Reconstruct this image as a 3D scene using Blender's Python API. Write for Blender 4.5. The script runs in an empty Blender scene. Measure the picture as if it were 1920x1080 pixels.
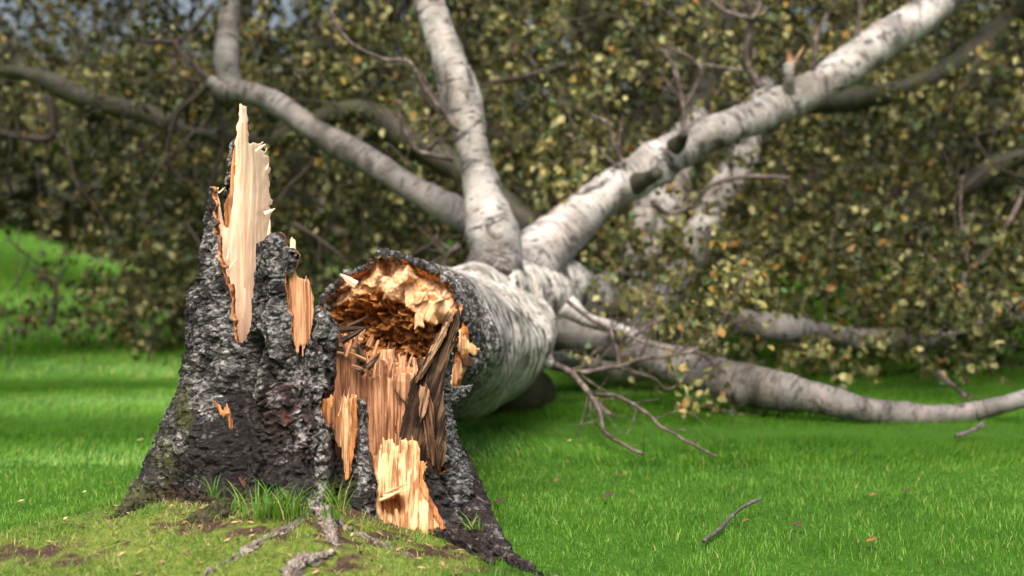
import bpy, math, random
import numpy as np
from mathutils import Vector
R = math.radians
SC = bpy.context.scene
COL = SC.collection
# ------------------------------------------------------------------ camera, sky, sun, exposure
CAM_H = 0.76; FPX = 50/36*1920; PITCH = math.atan(120/FPX)
cam = bpy.data.objects.new('camera', bpy.data.cameras.new('camera')); COL.objects.link(cam)
cam.location = (0, 0, CAM_H); cam.rotation_euler = (R(90)-PITCH, 0, 0)
cam.data.lens = 50; cam.data.sensor_width = 36; cam.data.clip_start = .05; cam.data.clip_end = 1500
cam.data.dof.use_dof = True; cam.data.dof.focus_distance = 3.35; cam.data.dof.aperture_fstop = 2.3
SC.camera = cam
SUN_EL, SUN_AZ = 57, 186        # azimuth clockwise from +Y (behind the camera, to the right)
w = bpy.data.worlds.new("World"); SC.world = w; w.use_nodes = True
wn = w.node_tree.nodes; bg = wn['Background']
sk = wn.new('ShaderNodeTexSky'); sk.sky_type = 'NISHITA'; sk.sun_disc = False
sk.sun_elevation = R(SUN_EL); sk.sun_rotation = R(SUN_AZ); sk.air_density = 1.0; sk.dust_density = 9.0; sk.ozone_density = .5
w.node_tree.links.new(sk.outputs[0], bg.inputs[0]); bg.inputs[1].default_value = 0.15
sl = bpy.data.lights.new('sun', 'SUN'); sl.energy = 1.65; sl.angle = R(45); sl.color = (1, .95, .88)
so = bpy.data.objects.new('sun', sl); COL.objects.link(so)
sd = Vector((math.sin(R(SUN_AZ))*math.cos(R(SUN_EL)), math.cos(R(SUN_AZ))*math.cos(R(SUN_EL)), math.sin(R(SUN_EL))))
so.rotation_euler = sd.to_track_quat('Z', 'Y').to_euler(); so.location = sd*30
SC.view_settings.view_transform = 'Standard'; SC.view_settings.look = 'None'
SC.view_settings.exposure = 0.82; SC.view_settings.gamma = 1
SC.render.engine = 'CYCLES'; SC.cycles.use_denoising = True
SC.cycles.max_bounces = 7; SC.cycles.transparent_max_bounces = 4
rng = np.random.default_rng(7); random.seed(7)
# ------------------------------------------------------------------ projection helpers
FW = np.array([0, math.cos(PITCH), -math.sin(PITCH)]); UP = np.array([0, math.sin(PITCH), math.cos(PITCH)])
CAMP = np.array([0, 0, CAM_H])
def P(px, py, d):
    px, py, d = np.broadcast_arrays(np.asarray(px, float), np.asarray(py, float), np.asarray(d, float))
    a = (px-960)/FPX; b = -(py-540)/FPX
    X = d*a; Y = d*(FW[1]+b*UP[1]); Z = CAM_H + d*(FW[2]+b*UP[2])
    return np.stack([X, Y, Z], -1)
def proj(V):
    q = V-CAMP; d = q@FW; return 960+FPX*q[..., 0]/d, 540-FPX*(q@UP)/d, d
def sst(a, b, x):
    t = np.clip((x-a)/(b-a), 0, 1); return t*t*(3-2*t)
# ------------------------------------------------------------------ noise
def hsh(ix, iy, iz, seed):
    h = (ix.astype(np.int64)*73856093) ^ (iy.astype(np.int64)*19349663) ^ (iz.astype(np.int64)*83492791) ^ (seed*2654435761)
    h = (h ^ (h >> 13))*1274126177 & 0xffffffff
    h = (h ^ (h >> 16))*2246822519 & 0xffffffff
    h = h ^ (h >> 15)
    return (h & 0xffffff)/float(0x1000000)
def vn(p, seed=0):
    p = np.asarray(p, float); i = np.floor(p).astype(np.int64); f = p-i; f = f*f*(3-2*f)
    r = 0
    for dx in (0, 1):
        for dy in (0, 1):
            for dz in (0, 1):
                wt = (f[..., 0] if dx else 1-f[..., 0])*(f[..., 1] if dy else 1-f[..., 1])*(f[..., 2] if dz else 1-f[..., 2])
                r = r+wt*hsh(i[..., 0]+dx, i[..., 1]+dy, i[..., 2]+dz, seed)
    return r*2-1
def fbm(p, o=4, seed=0, g=.5):
    r = 0; a = 1; s = 0
    for k in range(o):
        r = r+a*vn(p*(2.03**k)+k*17.3, seed+k); s += a; a *= g
    return r/s
def worley(p, seed=0):
    i = np.floor(p).astype(np.int64); f1 = np.full(p.shape[:-1], 9.); f2 = f1.copy(); idv = f1*0
    for dx in (-1, 0, 1):
        for dy in (-1, 0, 1):
            for dz in (-1, 0, 1):
                c = i+np.array([dx, dy, dz])
                q = [c[..., k]+hsh(c[..., 0], c[..., 1], c[..., 2], seed+11*k+1) for k in range(3)]
                d = np.sqrt(sum((q[k]-p[..., k])**2 for k in range(3)))
                m = d < f1; f2 = np.where(m, f1, np.minimum(f2, d)); idv = np.where(m, hsh(c[..., 0], c[..., 1], c[..., 2], seed+99), idv); f1 = np.where(m, d, f1)
    return f1, f2, idv
def v3(x, y, z=0): return np.stack(np.broadcast_arrays(np.asarray(x, float), np.asarray(y, float), np.asarray(z, float)), -1)
def inpoly(x, y, poly):
    r = np.zeros(np.shape(x), bool); n = len(poly)
    for k in range(n):
        x0, y0 = poly[k]; x1, y1 = poly[(k+1) % n]
        if y0 == y1: continue
        c = ((y0 > y) != (y1 > y)) & (x < (x1-x0)*(y-y0)/(y1-y0)+x0); r ^= c
    return r
def blob(px, py, L):
    r = np.zeros(np.shape(px))
    for (x, y, rx, ry) in L: r = np.maximum(r, np.exp(-((px-x)/rx)**2-((py-y)/ry)**2))
    return r
# ------------------------------------------------------------------ mesh helpers
def wp(o):
    while o.parent: o = o.parent
    return np.array(o.location)
WOODS = []
def mk(name, V, Q, mats, parent=None, attrs=None, mi=None, smooth=True, loc=None):
    V = np.asarray(V, float).reshape(-1, 3); attrs = dict(attrs or {}); attrs.setdefault('gr', V.copy()) if any(m in WOODS for m in (mats if isinstance(mats, (list, tuple)) else [mats])) else None
    if parent is not None: V = V-wp(parent)
    elif loc is not None: V = V-np.array(loc)
    me = bpy.data.meshes.new(name)
    Qs = Q if isinstance(Q, list) else [Q]
    Qs = [q for q in Qs if len(q)]
    me.vertices.add(len(V)); me.vertices.foreach_set('co', V.astype(np.float32).ravel())
    nl = sum(q.size for q in Qs); nf = sum(len(q) for q in Qs)
    me.loops.add(nl); me.loops.foreach_set('vertex_index', np.concatenate([q.ravel() for q in Qs]).astype(np.int32))
    me.polygons.add(nf)
    tot = np.concatenate([np.full(len(q), q.shape[1]) for q in Qs]).astype(np.int32)
    st = np.concatenate([[0], np.cumsum(tot)[:-1]]).astype(np.int32)
    me.polygons.foreach_set('loop_start', st); me.polygons.foreach_set('loop_total', tot)
    if mi is not None: me.polygons.foreach_set('material_index', np.asarray(mi, np.int32))
    me.polygons.foreach_set('use_smooth', np.full(nf, smooth))
    for k, a in (attrs or {}).items():
        a = np.asarray(a, np.float32)
        if a.ndim == 1: me.attributes.new(k, 'FLOAT', 'POINT').data.foreach_set('value', a)
        else: me.attributes.new(k, 'FLOAT_VECTOR', 'POINT').data.foreach_set('vector', a.ravel())
    me.update(calc_edges=True)
    for m in (mats if isinstance(mats, (list, tuple)) else [mats]): me.materials.append(m)
    o = bpy.data.objects.new(name, me); COL.objects.link(o)
    if parent is not None: o.parent = parent
    elif loc is not None: o.location = loc
    return o
def tag(o, label=None, cat=None, group=None, kind=None):
    for k, v in (('label', label), ('category', cat), ('group', group), ('kind', kind)):
        if v: o[k] = v
    return o
def thing(name, label, cat, loc, group=None):
    o = bpy.data.objects.new(name, None); COL.objects.link(o); o.location = [float(c) for c in loc]; o.empty_display_size = .1
    return tag(o, label, cat, group)
def shell(Vo, Vi, keep, wrap=False, smooth=6):
    """Vo, Vi: (M,N,3) grids, keep (M-1,N or N-1) cell mask -> closed shell; returns V, Q, mi, used index"""
    M, N = Vo.shape[:2]; nc = keep.shape[1]
    idx = np.arange(M*N).reshape(M, N)
    a = idx[:-1, :nc]; b = np.roll(idx, -1, 1)[:-1, :nc]; c = np.roll(idx, -1, 1)[1:, :nc]; d = idx[1:, :nc]
    k = keep
    F = [np.stack([a[k], b[k], c[k], d[k]], 1)]; off = M*N
    mi = [np.zeros(k.sum(), int)]
    F.append(np.stack([a[k], d[k], c[k], b[k]], 1)+off); mi.append(np.full(k.sum(), 2))
    def sh(dy, dx):
        r = np.roll(keep, (dy, dx), (0, 1)).copy()
        if dy == 1: r[0] = False
        if dy == -1: r[-1] = False
        if not wrap:
            if dx == 1: r[:, 0] = False
            if dx == -1: r[:, -1] = False
        return r
    for (p, q, nb) in ((a, b, sh(1, 0)), (b, c, sh(0, -1)), (c, d, sh(-1, 0)), (d, a, sh(0, 1))):
        m = k & ~nb
        F.append(np.stack([q[m], p[m], p[m]+off, q[m]+off], 1)); mi.append(np.ones(m.sum(), int))
    Q = np.concatenate(F); mi = np.concatenate(mi)
    V = np.concatenate([Vo.reshape(-1, 3), Vi.reshape(-1, 3)])
    used = np.unique(Q); mp = np.full(len(V), -1); mp[used] = np.arange(len(used))
    V = V[used]; Q = mp[Q]; W = Q[mi == 1]
    for it in range(smooth):
        for (i, j) in ((0, 1), (3, 2)):
            S = np.zeros_like(V); c_ = np.zeros(len(V)); np.add.at(S, W[:, i], V[W[:, j]]); np.add.at(S, W[:, j], V[W[:, i]]); np.add.at(c_, W[:, i], 1); np.add.at(c_, W[:, j], 1)
            m_ = c_ > 0; V[m_] = .5*V[m_]+.5*S[m_]/c_[m_][:, None]
    return V, Q, mi, used
def catmull(pts, n):
    pts = np.asarray(pts, float); p = np.vstack([2*pts[0]-pts[1], pts, 2*pts[-1]-pts[-2]])
    L = np.concatenate([[0], np.cumsum(np.linalg.norm(np.diff(pts[:, :3], axis=0), axis=1))])
    s = np.linspace(0, L[-1], n); k = np.clip(np.searchsorted(L, s, side='right')-1, 0, len(pts)-2)
    t = ((s-L[k])/np.maximum(L[k+1]-L[k], 1e-9))[:, None]
    a, b, c, d = p[k], p[k+1], p[k+2], p[k+3]
    return .5*((2*b)+(-a+c)*t+(2*a-5*b+4*c-d)*t**2+(-a+3*b-3*c+d)*t**3), s
def tube_np(path, nseg=24, step=.02, disp=None, cap=True):
    """path rows x,y,z,r in metres; returns V,Q,attrs"""
    path = np.asarray(path, float)
    L = np.linalg.norm(np.diff(path[:, :3], axis=0), axis=1).sum(); n = max(3, int(L/step))
    C, s = catmull(path, n); r = np.maximum(C[:, 3], .0008); C = C[:, :3]
    T = np.gradient(C, axis=0); T /= np.linalg.norm(T, axis=1)[:, None]
    up = np.array([0, 0, 1.]) if abs(T[0, 2]) < .9 else np.array([1., 0, 0])
    u = np.cross(T[0], up); u /= np.linalg.norm(u); U = []
    for k in range(n):
        u = u-T[k]*(u@T[k]); u /= np.linalg.norm(u); U.append(u)
    U = np.array(U); W = np.cross(T, U)
    th = np.linspace(0, 2*np.pi, nseg, endpoint=False); ct, st = np.cos(th), np.sin(th)
    Nn = U[:, None]*ct[None, :, None]+W[:, None]*st[None, :, None]
    V = C[:, None]+Nn*r[:, None, None]
    tc = np.stack(np.broadcast_arrays(ct[None]*r[:, None], st[None]*r[:, None], s[:, None]), -1)
    h = np.zeros(V.shape[:2])
    if disp: h = disp(V, tc); V = V+Nn*h[..., None]
    idx = np.arange(n*nseg).reshape(n, nseg); b = np.roll(idx, -1, 1)
    Q = np.stack([idx[:-1], b[:-1], b[1:], idx[1:]], -1).reshape(-1, 4)
    V = V.reshape(-1, 3); tc = tc.reshape(-1, 3); h = h.ravel()
    if cap:
        m = len(V); V = np.vstack([V, C[0], C[-1]+T[-1]*r[-1]*.5]); tc = np.vstack([tc, [0, 0, 0], [0, 0, s[-1]]]); h = np.append(h, [0, 0])
        t0 = np.stack([np.full(nseg, m), b[0], idx[0], idx[0]], 1)[:, :3]; t1 = np.stack([np.full(nseg, m+1), idx[-1], b[-1]], 1)
        Q = [Q, np.vstack([t0, t1])]
    return V, Q, {'tc': tc, 'hgt': h}
def join(parts):
    V = []; F4 = []; F3 = []; A = {}; o = 0
    for v, q, a in parts:
        V.append(v)
        for f in (q if isinstance(q, list) else [q]): (F4 if f.shape[1] == 4 else F3).append(f+o)
        for k, x in a.items(): A.setdefault(k, []).append(x)
        o += len(v)
    Q = [np.concatenate(f) for f in (F4, F3) if f]
    return np.concatenate(V), Q, {k: np.concatenate(x) for k, x in A.items()}
def pixpath(pts, scale=1):
    """rows (px,py,depth,r in px at 1920) -> world path"""
    out = []
    for px, py, d, r in pts:
        out.append([*P(px, py, d), r*scale*d/FPX])
    return out
# ------------------------------------------------------------------ materials
def newmat(name):
    m = bpy.data.materials.new(name); m.use_nodes = True; nt = m.node_tree
    return m, nt, nt.nodes, nt.links, nt.nodes['Principled BSDF']
class NT:
    def __init__(s, name, rough=.8, spec=.3):
        s.m, s.nt, s.n, s.l, s.b = newmat(name); s.b.inputs['Roughness'].default_value = rough
        s.b.inputs['Specular IOR Level'].default_value = spec; s._pos = None
    def pos(s):
        if not s._pos: s._pos = s.n.new('ShaderNodeNewGeometry').outputs['Position']
        return s._pos
    def attr(s, k, vec=False):
        a = s.n.new('ShaderNodeAttribute'); a.attribute_name = k; return a.outputs['Vector' if vec else 'Fac']
    def mapv(s, v, sc):
        m = s.n.new('ShaderNodeMapping'); s.l.new(v, m.inputs[0]); m.inputs['Scale'].default_value = sc; return m.outputs[0]
    def noise(s, v, sc, det=4, ro=.55, dist=0, col=False):
        n = s.n.new('ShaderNodeTexNoise'); s.l.new(v, n.inputs['Vector']); n.inputs['Scale'].default_value = sc
        n.inputs['Detail'].default_value = det; n.inputs['Roughness'].default_value = ro; n.inputs['Distortion'].default_value = dist
        return n.outputs['Color' if col else 'Fac']
    def vor(s, v, sc, feat='F1', out='Distance', rnd=1):
        n = s.n.new('ShaderNodeTexVoronoi'); s.l.new(v, n.inputs['Vector']); n.inputs['Scale'].default_value = sc; n.feature = feat
        n.inputs['Randomness'].default_value = rnd
        return n.outputs[out]
    def ramp(s, f, stops, interp='LINEAR'):
        r = s.n.new('ShaderNodeValToRGB'); s.l.new(f, r.inputs[0]); e = r.color_ramp.elements; r.color_ramp.interpolation = interp
        while len(e) < len(stops): e.new(.5)
        for k, (p, c) in enumerate(stops):
            e[k].position = p; e[k].color = (*c, 1) if isinstance(c, tuple) else (c, c, c, 1)
        return r.outputs[0]
    def math(s, op, a, b=None, clamp=False):
        m = s.n.new('ShaderNodeMath'); m.operation = op; m.use_clamp = clamp
        for i, x in enumerate((a, b)):
            if x is None: continue
            if isinstance(x, (int, float)): m.inputs[i].default_value = x
            else: s.l.new(x, m.inputs[i])
        return m.outputs[0]
    def mix(s, f, a, b, mode='MIX'):
        m = s.n.new('ShaderNodeMix'); m.data_type = 'RGBA'; m.blend_type = mode
        for i, x in ((0, f), (6, a), (7, b)):
            if isinstance(x, (int, float)): m.inputs[i].default_value = x
            elif isinstance(x, tuple): m.inputs[i].default_value = (*x, 1)
            else: s.l.new(x, m.inputs[i])
        return m.outputs[2]
    def bump(s, h, strength, dist):
        b = s.n.new('ShaderNodeBump'); b.inputs['Strength'].default_value = strength; b.inputs['Distance'].default_value = dist
        s.l.new(h, b.inputs['Height']); s.l.new(b.outputs[0], s.b.inputs['Normal']); return s
    def col(s, c):
        if isinstance(c, tuple): s.b.inputs['Base Color'].default_value = (*c, 1)
        else: s.l.new(c, s.b.inputs['Base Color'])
        return s
def wood(name, pale, mid, dark, dark_amt=.5, stain=(.25, .09, .03), stain_lo=.62, rough=.75, vec=None, scale=1, bd=.005):
    t = NT(name, rough, .25); p = t.attr('gr', True)
    g1 = t.noise(t.mapv(p, (110*scale, 110*scale, 5*scale)), 1, 5, .6)
    g2 = t.noise(t.mapv(p, (26*scale, 26*scale, 2.2*scale)), 1, 4, .6, .6)
    big = t.noise(p, 7*scale, 4, .6)
    c = t.ramp(g2, [(.3, mid), (.55, pale), (.75, tuple(min(1, x*1.08) for x in pale))])
    c = t.mix(t.math('MULTIPLY', t.ramp(g1, [(.50, 0.), (.64, 1.)]), dark_amt), c, dark)
    c = t.mix(t.math('MULTIPLY', t.ramp(t.noise(t.mapv(p, (55*scale, 55*scale, 3*scale)), 1, 3, .6, 1.2), [(.49 if dark_amt > .85 else .55, 0.), (.56 if dark_amt > .85 else .62, 1.)]), dark_amt*.9), c, dark)
    c = t.mix(t.ramp(big, [(stain_lo, 0.), (stain_lo+.15, 1.)]), c, stain)
    t.col(c); t.bump(t.math('ADD', g1, t.math('MULTIPLY', g2, .8)), .8, bd); WOODS.append(t.m); return t.m
def mat_stump_bark():
    t = NT('stump_bark', .68, .4); p = t.pos()
    n1 = t.noise(t.mapv(p, (1, 1, .8)), 17, 5, .62, .5); n2 = t.noise(t.mapv(p, (.8, .8, 1.5)), 70, 8, .7, .5); fine = t.noise(p, 260, 5, .75); n4 = t.noise(t.mapv(p, (1, 1, 1.2)), 44, 7, .72, .8)
    h = t.attr('hgt'); s = t.attr('silver')
    base = t.ramp(n2, [(.38, (.005, .0045, .004)), (.52, (.013, .011, .011)), (.62, (.05, .045, .043)), (.72, (.17, .16, .155))])
    grey = t.ramp(n2, [(.40, (.015, .014, .014)), (.47, (.10, .098, .096)), (.56, (.33, .325, .32)), (.68, (.68, .67, .65))])
    k = t.math('ADD', t.math('MULTIPLY', t.math('SUBTRACT', n4, .5), 1.4), t.math('MULTIPLY', t.math('SUBTRACT', h, .5), .35))
    k = t.math('ADD', k, t.math('ADD', t.math('MULTIPLY', s, .42), t.math('MULTIPLY', t.math('SUBTRACT', n1, .5), 1.7)))
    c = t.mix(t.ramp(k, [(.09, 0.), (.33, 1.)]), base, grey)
    pk = t.ramp(t.noise(p, 70, 4, .7), [(.54, 0.), (.66, .5)]); c = t.mix(pk, c, (.12, .085, .088))
    red = t.attr('red'); c = t.mix(t.math('MULTIPLY', red, t.ramp(n4, [(.45, 0.), (.6, 1.)])), c, (.12, .035, .02))
    mo = t.math('MULTIPLY', t.attr('moss'), t.ramp(t.noise(p, 60, 4, .7), [(.38, 0.), (.55, 1.)]))
    c = t.mix(mo, c, t.ramp(fine, [(.35, (.035, .045, .008)), (.65, (.13, .14, .02))]))
    t.col(c); t.bump(t.math('ADD', t.math('MULTIPLY', n2, 1.), t.math('ADD', t.math('MULTIPLY', fine, .4), t.math('MULTIPLY', n4, .8))), 1., .011); return t.m
def mat_birch(name, white=(.66, .63, .58), shade=(.38, .36, .33), band=.58, dark=(.035, .03, .027), blot=.62, pink=0.4, moss=0., bs=70, ring=0):
    t = NT(name, .6, .3); v = t.attr('tc', True); p = t.pos()
    b1 = t.noise(t.mapv(v, (12, 12, bs*1.3)), 1, 6, .66, .5); b2 = t.noise(t.mapv(v, (14, 14, bs*2.4)), 1, 3, .6)
    n = t.noise(p, 5, 5, .6); f = t.noise(p, 60, 4, .6); bl = t.noise(t.mapv(v, (6, 6, 9)), 1, 5, .65, .8)
    c = t.mix(t.ramp(n, [(.35, 0.), (.65, 1.)]), shade, white)
    c = t.mix(t.math('MULTIPLY', t.ramp(t.noise(p, 9, 3, .6), [(.5, 0.), (.7, 1.)]), pink), c, (.5, .35, .27))
    c = t.mix(t.ramp(b1, [(band, 0.), (band+.025, .97)]), c, dark)
    c = t.mix(t.ramp(b2, [(.60, 0.), (.66, .7)]), c, dark)
    if ring: c = t.mix(t.ramp(t.noise(t.mapv(v, (26, 26, 130)), 1, 5, .66, .4), [(.56, 0.), (.59, .95)]), c, dark)
    if ring: c = t.mix(t.math('MULTIPLY', t.attr('algae_shade'), t.ramp(n, [(.3, .4), (.6, .9)])), c, (.13, .14, .075))  # olive algae tone that also darkens the underside in place of shade
    c = t.mix(t.ramp(bl, [(blot, 0.), (blot+.08, .92)]), c, tuple(x*.9 for x in dark))
    if moss: c = t.mix(t.math('MULTIPLY', t.ramp(t.noise(p, 14, 5, .7), [(.4, 0.), (.6, 1.)]), moss), c, (.06, .075, .015))
    sv = t.attr('rough'); c = t.mix(t.math('MULTIPLY', sv, t.ramp(t.noise(p, 70, 5, .7), [(.45, 1.), (.62, .15)])), c, (.025, .022, .02))
    t.col(c); t.bump(t.math('ADD', t.math('MULTIPLY', b1, -.7), t.math('ADD', f, t.math('MULTIPLY', bl, -1.))), .6, .008); return t.m
def mat_leaf(name, stops, trans=.45):
    t = NT(name, .5, .35); a = t.attr('lc'); c = t.ramp(a, stops)
    t.col(c); tr = t.n.new('ShaderNodeBsdfTranslucent'); t.l.new(t.mix(1, c, (1., 1., .45), 'MULTIPLY'), tr.inputs[0])
    mx = t.n.new('ShaderNodeMixShader'); mx.inputs[0].default_value = trans
    t.l.new(t.b.outputs[0], mx.inputs[1]); t.l.new(tr.outputs[0], mx.inputs[2]); t.l.new(mx.outputs[0], t.n['Material Output'].inputs[0]); return t.m
M = {}
M['bark'] = mat_stump_bark()
M['birch'] = mat_birch('birch_bark_banded', white=(.64, .62, .58), band=.525, blot=.575, shade=(.3, .3, .26), bs=52, ring=1)
M['limb'] = mat_birch('birch_bark_limb', white=(.45, .44, .425), shade=(.13, .12, .105), band=.575, blot=.54, pink=.2, bs=45)
M['grey_limb'] = mat_birch('grey_limb_bark', white=(.21, .20, .195), shade=(.06, .055, .05), band=.565, blot=.56, pink=.15, moss=.1, bs=40)
M['dark_limb'] = mat_birch('dark_mossy_bark', white=(.035, .031, .026), shade=(.014, .012, .01), band=.6, blot=.6, pink=.1, moss=.5)
t = NT('twig_bark', .6); t.col(t.ramp(t.noise(t.pos(), 25, 4, .6), [(.35, (.04, .03, .026)), (.55, (.11, .085, .075)), (.7, (.26, .22, .195))])); M['twig'] = t.m
M['twig_dark'] = NT('dark_twig_bark', .7).col((.05, .038, .032)).m
M['cream'] = wood('cream_split_wood', (.90, .655, .46), (.84, .54, .35), (.62, .32, .16), .22, (.66, .34, .17), .63, bd=.002)
M['pink'] = wood('pink_split_wood', (.64, .37, .21), (.46, .22, .11), (.2, .08, .036), .9, (.2, .07, .03), .6)
M['red'] = wood('reddish_inner_wood', (.5, .25, .13), (.3, .13, .06), (.07, .03, .016), .8, (.06, .025, .012), .5)
M['yellow'] = wood('yellow_split_wood', (.74, .49, .26), (.56, .31, .14), (.24, .1, .04), .95, (.42, .18, .06), .6)
M['weathered'] = wood('weathered_wood', (.2, .12, .07), (.09, .05, .03), (.014, .008, .006), 1., (.02, .012, .009), .42)
M['cream2'] = wood('orange_cream_wood', (.82, .54, .32), (.68, .38, .19), (.4, .18, .07), .5, (.5, .22, .08), .55)
M['brownface'] = wood('tan_face_wood', (.5, .31, .18), (.3, .14, .07), (.03, .014, .01), 1., (.16, .05, .025), .5)
M['brownface2'] = wood('brown_face_wood', (.24, .13, .07), (.12, .06, .03), (.02, .01, .007), 1., (.03, .015, .01), .48)
M['orange'] = wood('orange_inner_bark', (.56, .25, .09), (.38, .14, .045), (.1, .03, .012), .8, (.09, .03, .016), .54)
M['hollow'] = wood('dark_hollow_wood', (.10, .05, .028), (.05, .025, .014), (.015, .009, .006), .8, (.02, .01, .006), .5)
def mat_frac():
    t = NT('broken_end_wood', .75, .25); p = t.pos()
    a = t.attr('zone', True); sx = t.n.new('ShaderNodeSeparateXYZ'); t.l.new(a, sx.inputs[0])
    n = t.noise(p, 30, 5, .65); f = t.noise(t.mapv(p, (60, 60, 60)), 1, 5, .7); f2 = t.noise(t.mapv(p, (160, 40, 90)), 1, 4, .6, .5)
    cream = t.ramp(f2, [(.3, (.62, .34, .16)), (.5, (.80, .52, .30)), (.7, (.88, .66, .43))])
    cream = t.mix(t.ramp(t.noise(p, 16, 5, .6), [(.48, 0.), (.62, .75)]), cream, (.62, .31, .12))
    rot = t.ramp(f, [(.3, (.03, .012, .006)), (.5, (.36, .14, .035)), (.6, (.62, .29, .085)), (.75, (.78, .48, .2))])
    c = t.mix(t.ramp(t.math('ADD', sx.outputs[0], t.math('MULTIPLY', t.math('SUBTRACT', n, .5), .8)), [(.4, 0.), (.6, 1.)]), cream, rot)
    c = t.mix(t.ramp(t.math('ADD', sx.outputs[1], t.math('MULTIPLY', t.math('SUBTRACT', n, .5), .5)), [(.4, 0.), (.6, 1.)]), c, (.46, .17, .045))
    t.col(c); t.bump(t.math('ADD', f, f2), .8, .008); return t.m
M['frac'] = mat_frac()
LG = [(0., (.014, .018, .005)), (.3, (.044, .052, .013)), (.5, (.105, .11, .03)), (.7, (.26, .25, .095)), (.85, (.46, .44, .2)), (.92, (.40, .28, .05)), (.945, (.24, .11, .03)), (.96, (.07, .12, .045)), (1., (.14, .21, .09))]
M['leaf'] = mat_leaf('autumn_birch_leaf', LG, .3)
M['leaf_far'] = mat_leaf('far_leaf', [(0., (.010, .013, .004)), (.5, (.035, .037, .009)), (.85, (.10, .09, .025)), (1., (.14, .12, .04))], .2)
M['grass'] = mat_leaf('grass_blade', [(0., (.035, .125, .012)), (.5, (.11, .285, .026)), (.85, (.21, .40, .06)), (.93, (.36, .44, .08)), (1., (.45, .36, .16))], .4)
M['moss'] = mat_leaf('short_mound_grass', [(0., (.04, .13, .010)), (.5, (.13, .27, .03)), (.8, (.27, .36, .08)), (1., (.48, .36, .18))], .3)
def mat_ground():
    t = NT('ground', .95, .1); p = t.pos(); n = t.noise(p, 60, 5, .7); n2 = t.noise(p, 12, 4, .6)
    g = t.ramp(n, [(.3, (.02, .06, .006)), (.7, (.055, .15, .012))])
    s = t.ramp(n, [(.3, (.022, .014, .009)), (.55, (.07, .045, .03)), (.75, (.14, .1, .07))])
    mossy = t.ramp(n, [(.3, (.05, .08, .012)), (.7, (.2, .24, .05))])
    md = t.attr('mound'); c = t.mix(md, g, mossy)
    so_ = t.math('ADD', t.attr('soil'), t.math('MULTIPLY', t.math('SUBTRACT', n, .5), 1.1))
    c = t.mix(t.ramp(so_, [(.28, 0.), (.6, 1.)]), c, s); t.col(c); t.bump(n, .8, .012); return t.m
M['ground'] = mat_ground()
# ------------------------------------------------------------------ ground
def gz(x, y):
    x = np.asarray(x, float); y = np.asarray(y, float)
    dx = x+.54; dy = y-3.12
    a = np.where(dx > 0, .40, .60); b = np.where(dy > 0, .62, .62)
    m = .145*np.exp(-np.abs(dx/a)**2.2-np.abs(dy/b)**2.0)
    near = np.exp(-((x+.4)/1.8)**2-((y-3)/1.5)**2)
    m = m+.95*sst(12, 26, y)*sst(-.24, -.40, x/np.maximum(y, 1))
    return m+.012*fbm(v3(x*3, y*3), 3, 5)*(.4+near)+near*.01*fbm(v3(x*14, y*14), 3, 9)
def moundm(x, y):
    dx = x+.50; dy = y-3.0
    a = np.where(dx > 0, .50, .78)
    return sst(.30, .62, np.exp(-(dx/a)**2-(dy/.62)**2)+.14*fbm(v3(x*6, y*6), 3, 21))
def soilm(x, y):
    px, py, d = proj(v3(x, y, gz(x, y)))
    s = blob(px, py, [(80, 1040, 130, 22), (380, 975, 60, 22), (500, 1000, 90, 18), (560, 965, 130, 22), (720, 1010, 60, 22), (800, 1035, 120, 18), (640, 1060, 40, 20), (330, 990, 50, 15), (930, 1070, 90, 14), (640, 1000, 80, 28)])
    s2 = np.exp(-(((x+.45)/.44)**2+((y-3.5)/.46)**2)**2)*.9
    patch = np.where(d > 3.4, blob(px, py, [(930, 885, 80, 9), (1040, 885, 50, 7)])*.55, 0)
    fn = fbm(v3(x*38, y*38), 4, 35); s = s*(.75+1.1*fn)+.30*fn*(s > .08)
    return np.clip(np.maximum(np.maximum(s, s2), patch)*moundm(x, y).clip(.5, 1)+.22*moundm(x, y)*fbm(v3(x*25, y*25), 3, 33), 0, 1)
def ground_hit(px, py):
    d = 3.0
    for _ in range(40):
        p = P(px, py, d); g = float(gz(p[0], p[1])); d += (p[2]-g)*2.2*.8 if p[2] != g else 0; d = max(1.5, min(d, 60))
    return P(px, py, d), d
xs = np.concatenate([-np.geomspace(400, 2.2, 40)[:-1], np.linspace(-2.2, 1.6, 320), np.geomspace(1.6, 400, 40)[1:]])
ys = np.concatenate([-np.geomspace(20, 1, 6), np.linspace(0, 2.1, 15), np.linspace(2.12, 5.2, 240), np.geomspace(5.25, 500, 60)])
X, Y = np.meshgrid(xs, ys); Z = gz(X, Y); GV = np.stack([X, Y, Z], -1)
ii = np.arange(X.size).reshape(X.shape); Q = np.stack([ii[:-1, :-1], ii[:-1, 1:], ii[1:, 1:], ii[1:, :-1]], -1).reshape(-1, 4)
g = mk('ground', GV, Q, M['ground'], attrs={'mound': moundm(X, Y).ravel(), 'soil': soilm(X, Y).ravel()}); tag(g, kind='structure', label='green lawn rising to a low mossy mound')
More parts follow.
